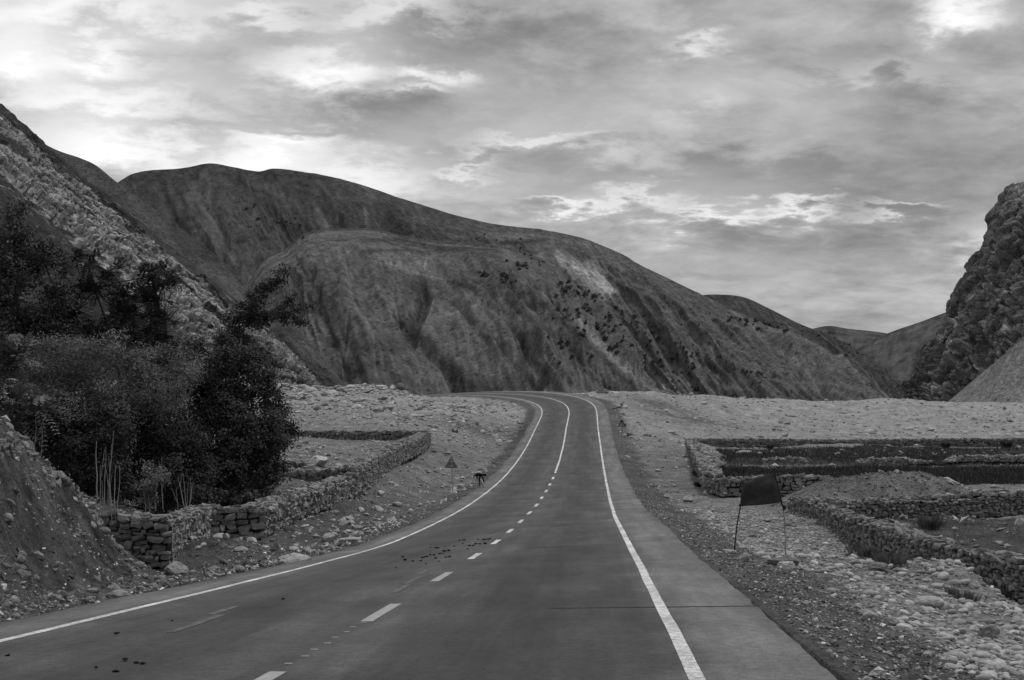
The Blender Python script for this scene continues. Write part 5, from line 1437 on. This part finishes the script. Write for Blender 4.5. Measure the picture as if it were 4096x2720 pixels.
# ------------------------------------------------------------------ road signs
metal = grey_mat('galvanised_metal', .38, .5, ((20.0, .2),), (), spec=.5); sign_back = grey_mat('sign_back', .17, .6, ((8.0, .2),), ())
sign_face = grey_mat('sign_face', .28, .6, ((9.0, .1),), ()); sign_black = grey_mat('sign_black', .012, .6, ((9.0, .1),), ())
rust = grey_mat('post_paint', .30, .7, ((20.0, .3),), ()); concrete = grey_mat('concrete', .30, .9, ((10.0, .3),), ((30.0, .5, .01),))


def tri_plate(w, rad=.05, inset=0.0):
    """rounded warning triangle outline, apex up, base centre at the origin"""
    h = w * .866; c = [(-w / 2, 0), (w / 2, 0), (0, h)]; cen = np.array((0, h / 3)); out = []
    for k in range(3):
        p, a, b_ = np.array(c[k]), np.array(c[k - 1]), np.array(c[(k + 1) % 3])
        u, v_ = (a - p) / np.linalg.norm(a - p), (b_ - p) / np.linalg.norm(b_ - p); L_ = rad * 1.73
        for t_ in np.linspace(0, 1, 6): out.append((1 - t_) ** 2 * (p + u * L_) + 2 * t_ * (1 - t_) * p + t_ ** 2 * (p + v_ * L_))
    out = np.array(out); return cen + (out - cen) * (1 - inset)


def extrude(poly, y0, y1):
    n = len(poly); v = np.array([(a, y0, b_) for a, b_ in poly] + [(a, y1, b_) for a, b_ in poly])
    bm = bmesh.new(); vs = [bm.verts.new(q) for q in v]
    bm.faces.new(vs[:n]); bm.faces.new(vs[n:][::-1])
    for i in range(n): bm.faces.new((vs[i], vs[i + n], vs[(i + 1) % n + n], vs[(i + 1) % n]))
    bmesh.ops.recalc_face_normals(bm, faces=bm.faces)
    me = bpy.data.meshes.new('plate'); bm.to_mesh(me); bm.free(); return me


def ring(poly, k, y0, y1):
    n = len(poly); cen = poly.mean(0); q = cen + (poly - cen) * k
    v = np.array([(a, y0, b_) for a, b_ in poly] + [(a, y0, b_) for a, b_ in q] + [(a, y1, b_) for a, b_ in poly] + [(a, y1, b_) for a, b_ in q])
    i = np.arange(n); j = (i + 1) % n
    f = np.concatenate([np.stack(t_, 1) for t_ in ((i, j, j + n, i + n), (i + 2 * n, i + 3 * n, j + 3 * n, j + 2 * n), (i, i + 2 * n, j + 2 * n, j), (i + n, j + n, j + 3 * n, i + 3 * n))])
    return v, f


# left sign, seen from behind
p = pix_ground(453, 493.5); k = p[1] / F_PX
s1 = add('road_sign', None, None, tuple(p), 'triangular road sign seen from behind on a thin post left of the road', 'sign')
topz = 36 * k
v, f = tubes([(np.array([(0, 0, -.3), (-.05 * topz * .5, 0, topz * .5), (-.05 * topz, 0, topz)]), [.030, .028, .028])], 8); add('post', mesh_from('post', v, f, rust, True), s1)
me = extrude(tri_plate(13.8 * k), .035, .05); me.materials.append(sign_back); o = add('triangle_plate', me, s1, (-.05 * topz, 0, topz - 10.9 * k)); o.rotation_euler = (0, 0, .12)
for zz in (2.2, 6.4):
    v, f = boxes([((-.05 * topz, 0.0, topz - 10.9 * k + zz * k), (2.7 * k, .028, .5 * k))]); add('bracket', mesh_from('bracket', v, f, metal), s1)
v, f = SHAPES[('block', 'hi')][2]; add('base_block', mesh_from('base_block', v * (3.0 * k, 2.6 * k, 1.3 * k) + np.array((.6 * k, 0, .5 * k)), f, stone_mats['rubble_stone']), s1)

# right sign: double bend warning
p = pix_ground(620.5, 448); Ys = 110.0; q = P(621.8, 426.6, Ys); k = Ys / F_PX
gz0 = ground(np.array([q[0]]), np.array([Ys]))[0]
s2 = add('road_sign', None, None, (q[0], Ys, gz0), 'triangular double-bend warning sign on a post right of the road', 'sign')
zb = q[2] - gz0
v, f = tubes([(np.array([(0, .05, -.3), (0, .05, zb / 2), (0, .05, zb + .5)]), [.03, .03, .03])], 8); add('post', mesh_from('post', v, f, grey_mat('sign_post', .20, .6), True), s2)
pl = tri_plate(8.6 * k); me = extrude(pl, -.01, .01); me.materials.append(sign_face); plate = add('triangle_plate', me, s2, (0, 0, zb)); plate.rotation_euler = (0, 0, 0)
v, f = ring(pl, .72, -.016, -.011); add('border', mesh_from('border', v, f, sign_black), plate)
h = 7.4 * k
path = np.array([(0.03, .16), (.13, .27), (.11, .34), (-.02, .40), (-.10, .46), (-.09, .53), (.02, .66)]) * (h, h)
arrow = [(np.stack([[a, -.016, b_ + .04 * h] for a, b_ in path]), np.full(len(path), .042 * h))]
v, f = tubes(arrow, 6); add('bend_arrow', mesh_from('bend_arrow', v * (1, .25, 1) + np.array((0, -.010, 0)), f, sign_black), plate)
hd = np.array([(-.07, .60), (.06, .76), (.10, .57)]) * h + (0, .04 * h); me = extrude(hd, -.018, -.012); me.materials.append(sign_black); add('arrow_head', me, plate)

# ------------------------------------------------------------------ person bending over at the road's edge
pm = pix_ground(481, 489); 
pm[2] = ground(np.array([pm[0]]), np.array([pm[1]]))[0]
K = .1403 / 4 * pm[1] / F_PX                                   # metres for one step of the sketch below
def J(x, y, d=0.0): return Vector(((x - 1455) * K, d, (1245 - y) * K))
joints = {  # name: (point, radius)
    'pelvis': (J(1255, 870), .135), 'waist': (J(1330, 845), .125), 'chest': (J(1425, 835), .135), 'neck': (J(1497, 835), .06), 'head0': (J(1535, 852), .075), 'head': (J(1570, 868), .095), 'face': (J(1590, 890), .07),
    'hipL': (J(1262, 890, -.09), .10), 'kneeL': (J(1335, 1035, -.11), .075), 'calfL': (J(1340, 1110, -.11), .068), 'ankL': (J(1325, 1215, -.12), .045), 'toeL': (J(1385, 1232, -.13), .036),
    'hipR': (J(1285, 890, .09), .10), 'kneeR': (J(1450, 1005, .11), .078), 'calfR': (J(1490, 1080, .11), .07), 'ankR': (J(1545, 1200, .12), .045), 'toeR': (J(1605, 1222, .13), .036),
    'shL': (J(1440, 845, -.17), .065), 'elL': (J(1405, 1000, -.20), .048), 'wrL': (J(1418, 1135, -.16), .034), 'haL': (J(1425, 1180, -.15), .03), 'fi1L': (J(1428, 1208, -.15), .012), 'fi2L': (J(1420, 1210, -.17), .011), 'fi3L': (J(1433, 1206, -.13), .011), 'thL': (J(1440, 1180, -.15), .011),
    'shR': (J(1450, 845, .17), .065), 'elR': (J(1515, 965, .21), .048), 'wrR': (J(1527, 1070, .18), .034), 'haR': (J(1532, 1112, .17), .03), 'fi1R': (J(1535, 1142, .17), .012), 'fi2R': (J(1526, 1142, .19), .011), 'fi3R': (J(1542, 1140, .15), .011), 'thR': (J(1550, 1115, .16), .011)}
links = [('pelvis', 'waist'), ('waist', 'chest'), ('chest', 'neck'), ('neck', 'head0'), ('head0', 'head'), ('head', 'face'), ('pelvis', 'hipL'), ('hipL', 'kneeL'), ('kneeL', 'calfL'), ('calfL', 'ankL'), ('ankL', 'toeL'),
         ('pelvis', 'hipR'), ('hipR', 'kneeR'), ('kneeR', 'calfR'), ('calfR', 'ankR'), ('ankR', 'toeR'), ('chest', 'shL'), ('shL', 'elL'), ('elL', 'wrL'), ('wrL', 'haL'), ('haL', 'fi1L'), ('haL', 'fi2L'), ('haL', 'fi3L'), ('haL', 'thL'),
         ('chest', 'shR'), ('shR', 'elR'), ('elR', 'wrR'), ('wrR', 'haR'), ('haR', 'fi1R'), ('haR', 'fi2R'), ('haR', 'fi3R'), ('haR', 'thR')]
names = list(joints)
me = bpy.data.meshes.new('body'); me.from_pydata([joints[n][0] for n in names], [(names.index(a), names.index(b_)) for a, b_ in links], [])
tmp = bpy.data.objects.new('body', me); col.objects.link(tmp)
md = tmp.modifiers.new('skin', 'SKIN'); md.use_smooth_shade = True
for i, n in enumerate(names):
    sv = me.skin_vertices[0].data[i]; sv.radius = (joints[n][1],) * 2; sv.use_root = (n == 'pelvis')
ms = tmp.modifiers.new('sub', 'SUBSURF'); ms.levels = 2; ms.render_levels = 2
dg = bpy.context.evaluated_depsgraph_get(); bm_me = bpy.data.meshes.new_from_object(tmp.evaluated_get(dg)); bpy.data.objects.remove(tmp, do_unlink=True)
trouser = grey_mat('pale_trousers', .52, .9, ((8.0, .2),), ((30.0, .4, .01),), coord='obj'); jacket = grey_mat('black_jacket', .010, .8, ((8.0, .2),), ((30.0, .4, .01),), coord='obj'); skinm = grey_mat('skin', .10, .6, ((8.0, .1),), (), coord='obj'); shoe = grey_mat('shoe', .30, .7, ((8.0, .1),), (), coord='obj'); dshoe = grey_mat('dark_shoe', .015, .7, ((8.0, .1),), (), coord='obj')
bm_me.materials.clear()
for m_ in (trouser, jacket, skinm, shoe, dshoe): bm_me.materials.append(m_)
seg_of = {}
for poly in bm_me.polygons:
    c = poly.center; best, bi = 9e9, None
    for (a, b_) in links:
        A, B = joints[a][0], joints[b_][0]; ab = B - A; t_ = max(0, min(1, (c - A).dot(ab) / max(ab.length_squared, 1e-9))); d = (c - (A + ab * t_)).length - (joints[a][1] * (1 - t_) + joints[b_][1] * t_)
        if d < best: best, bi = d, (a, b_)
    a, b_ = bi
    if b_[:2] in ('ha', 'fi', 'th'): k_ = 2
    elif b_[:2] == 'to': k_ = 3 if b_.endswith('R') else 4
    elif a[:2] in ('hi', 'kn', 'ca'): k_ = 0
    elif a in ('head0', 'head') and c.z < joints['head'][0].z + .0: k_ = 2
    else: k_ = 1
    poly.material_index = k_; poly.use_smooth = True
person = add('person', None, None, tuple(pm), 'person in black jacket and pale trousers bending over at the road edge', 'person')
add('body', bm_me, person)
v, f = ICO2
vv = v.copy(); vv = vv * (.105, .10, .085); vv[:, 0] += np.where(v[:, 2] > 0, 0, .02)
me = mesh_from('hair', vv + np.array(joints['head'][0]) + np.array((-.012, 0, .035)), f, jacket, True); add('hair', me, person)
# pale stripes over the back of the jacket, loose shirt tail
rows = []
for u in np.linspace(0, 1, 10):
    x = 1290 + (1490 - 1290) * u; y = 792 - 22 * math.sin(u * math.pi) + 30 * u ** 2
    for w_ in np.linspace(-1, 1, 7): rows.append(J(x, y + 10 * (1 - math.cos(w_ * 1.1)) - 8, .13 * w_))
rows = np.array(rows) + (0, 0, .022)
add('back_stripe', mesh_from('back_stripe', rows, grid_faces(10, 7), trouser, True), person)
rows = []
for u in np.linspace(0, 1, 6):
    for w_ in np.linspace(-1, 1, 7): rows.append(J(1240 - 105 * u, 880 + 75 * u + 12 * math.sin(w_ * 4 + u * 3), .15 * w_ * (1 - .35 * u)))
o = add('shirt_tail', mesh_from('shirt_tail', np.array(rows), grid_faces(6, 7), trouser, True), person); q_ = o.modifiers.new('thickness', 'SOLIDIFY'); q_.thickness = .006

# ------------------------------------------------------------------ dark clods dropped on the asphalt
clod_mat = grey_mat('dung_clod', .015, .95, ((20.0, .3),), ())
r = np.random.default_rng(700)
zs = [(1200, 1311), (1213, 1335), (1268, 1342), (1320, 1340), (1355, 1358), (1385, 1250), (1430, 1253), (1333, 1318), (1358, 1312), (1450, 1293), (1470, 1290), (1480, 1275), (1487, 1243), (1510, 1270), (1545, 1242), (1490, 1314), (1515, 1313), (1420, 1322), (1443, 1342), (1580, 1200), (1597, 1200), (1615, 1198), (1603, 1221), (1636, 1260),
      (1675, 1237), (1692, 1226), (1720, 1225), (1755, 1223), (1708, 1195), (1728, 1197), (1745, 1195), (1760, 1195), (1775, 1192), (1790, 1190), (1780, 1197), (1848, 1217), (1152, 1386), (1650, 1237), (1385, 1300), (1410, 1303)]
cl = [((900 + a * .593) / 4, (1450 + b_ * .593) / 4) for a, b_ in zs] + [(117, 634), (96, 668), (116, 672), (125, 660), (136, 663), (143, 664), (8, 656), (172, 621), (283, 599)]
for (x, y) in cl:
    u, e_ = px_dir(x, y); ss = np.linspace(0, 80, 1600); best = None
    Yg = np.exp(np.linspace(math.log(7), math.log(70), 1500)); lat_, rz_, _ = road_near(u * Yg, Yg); kk = int(np.argmax(rz_ - e_ * Yg > 0)); p = (u * Yg[kk], Yg[kk], rz_[kk])
    s = r.uniform(.022, .05) * (1 if p[1] > 18 else .55)
    o = bpy.data.objects.new('dung_clod', shared_mesh('shard', int(r.integers(0, 10)), clod_mat)); col.objects.link(o)
    o.location = (p[0], p[1], p[2] + s * .3); o.scale = (s * r.uniform(1, 1.8), s, s * .55); o.rotation_euler = (0, 0, r.uniform(0, 6))
    o['label'] = 'small dark clod dropped on the asphalt left of the centre dashes'; o['category'] = 'clod'; o['group'] = 'dark clods on the road'
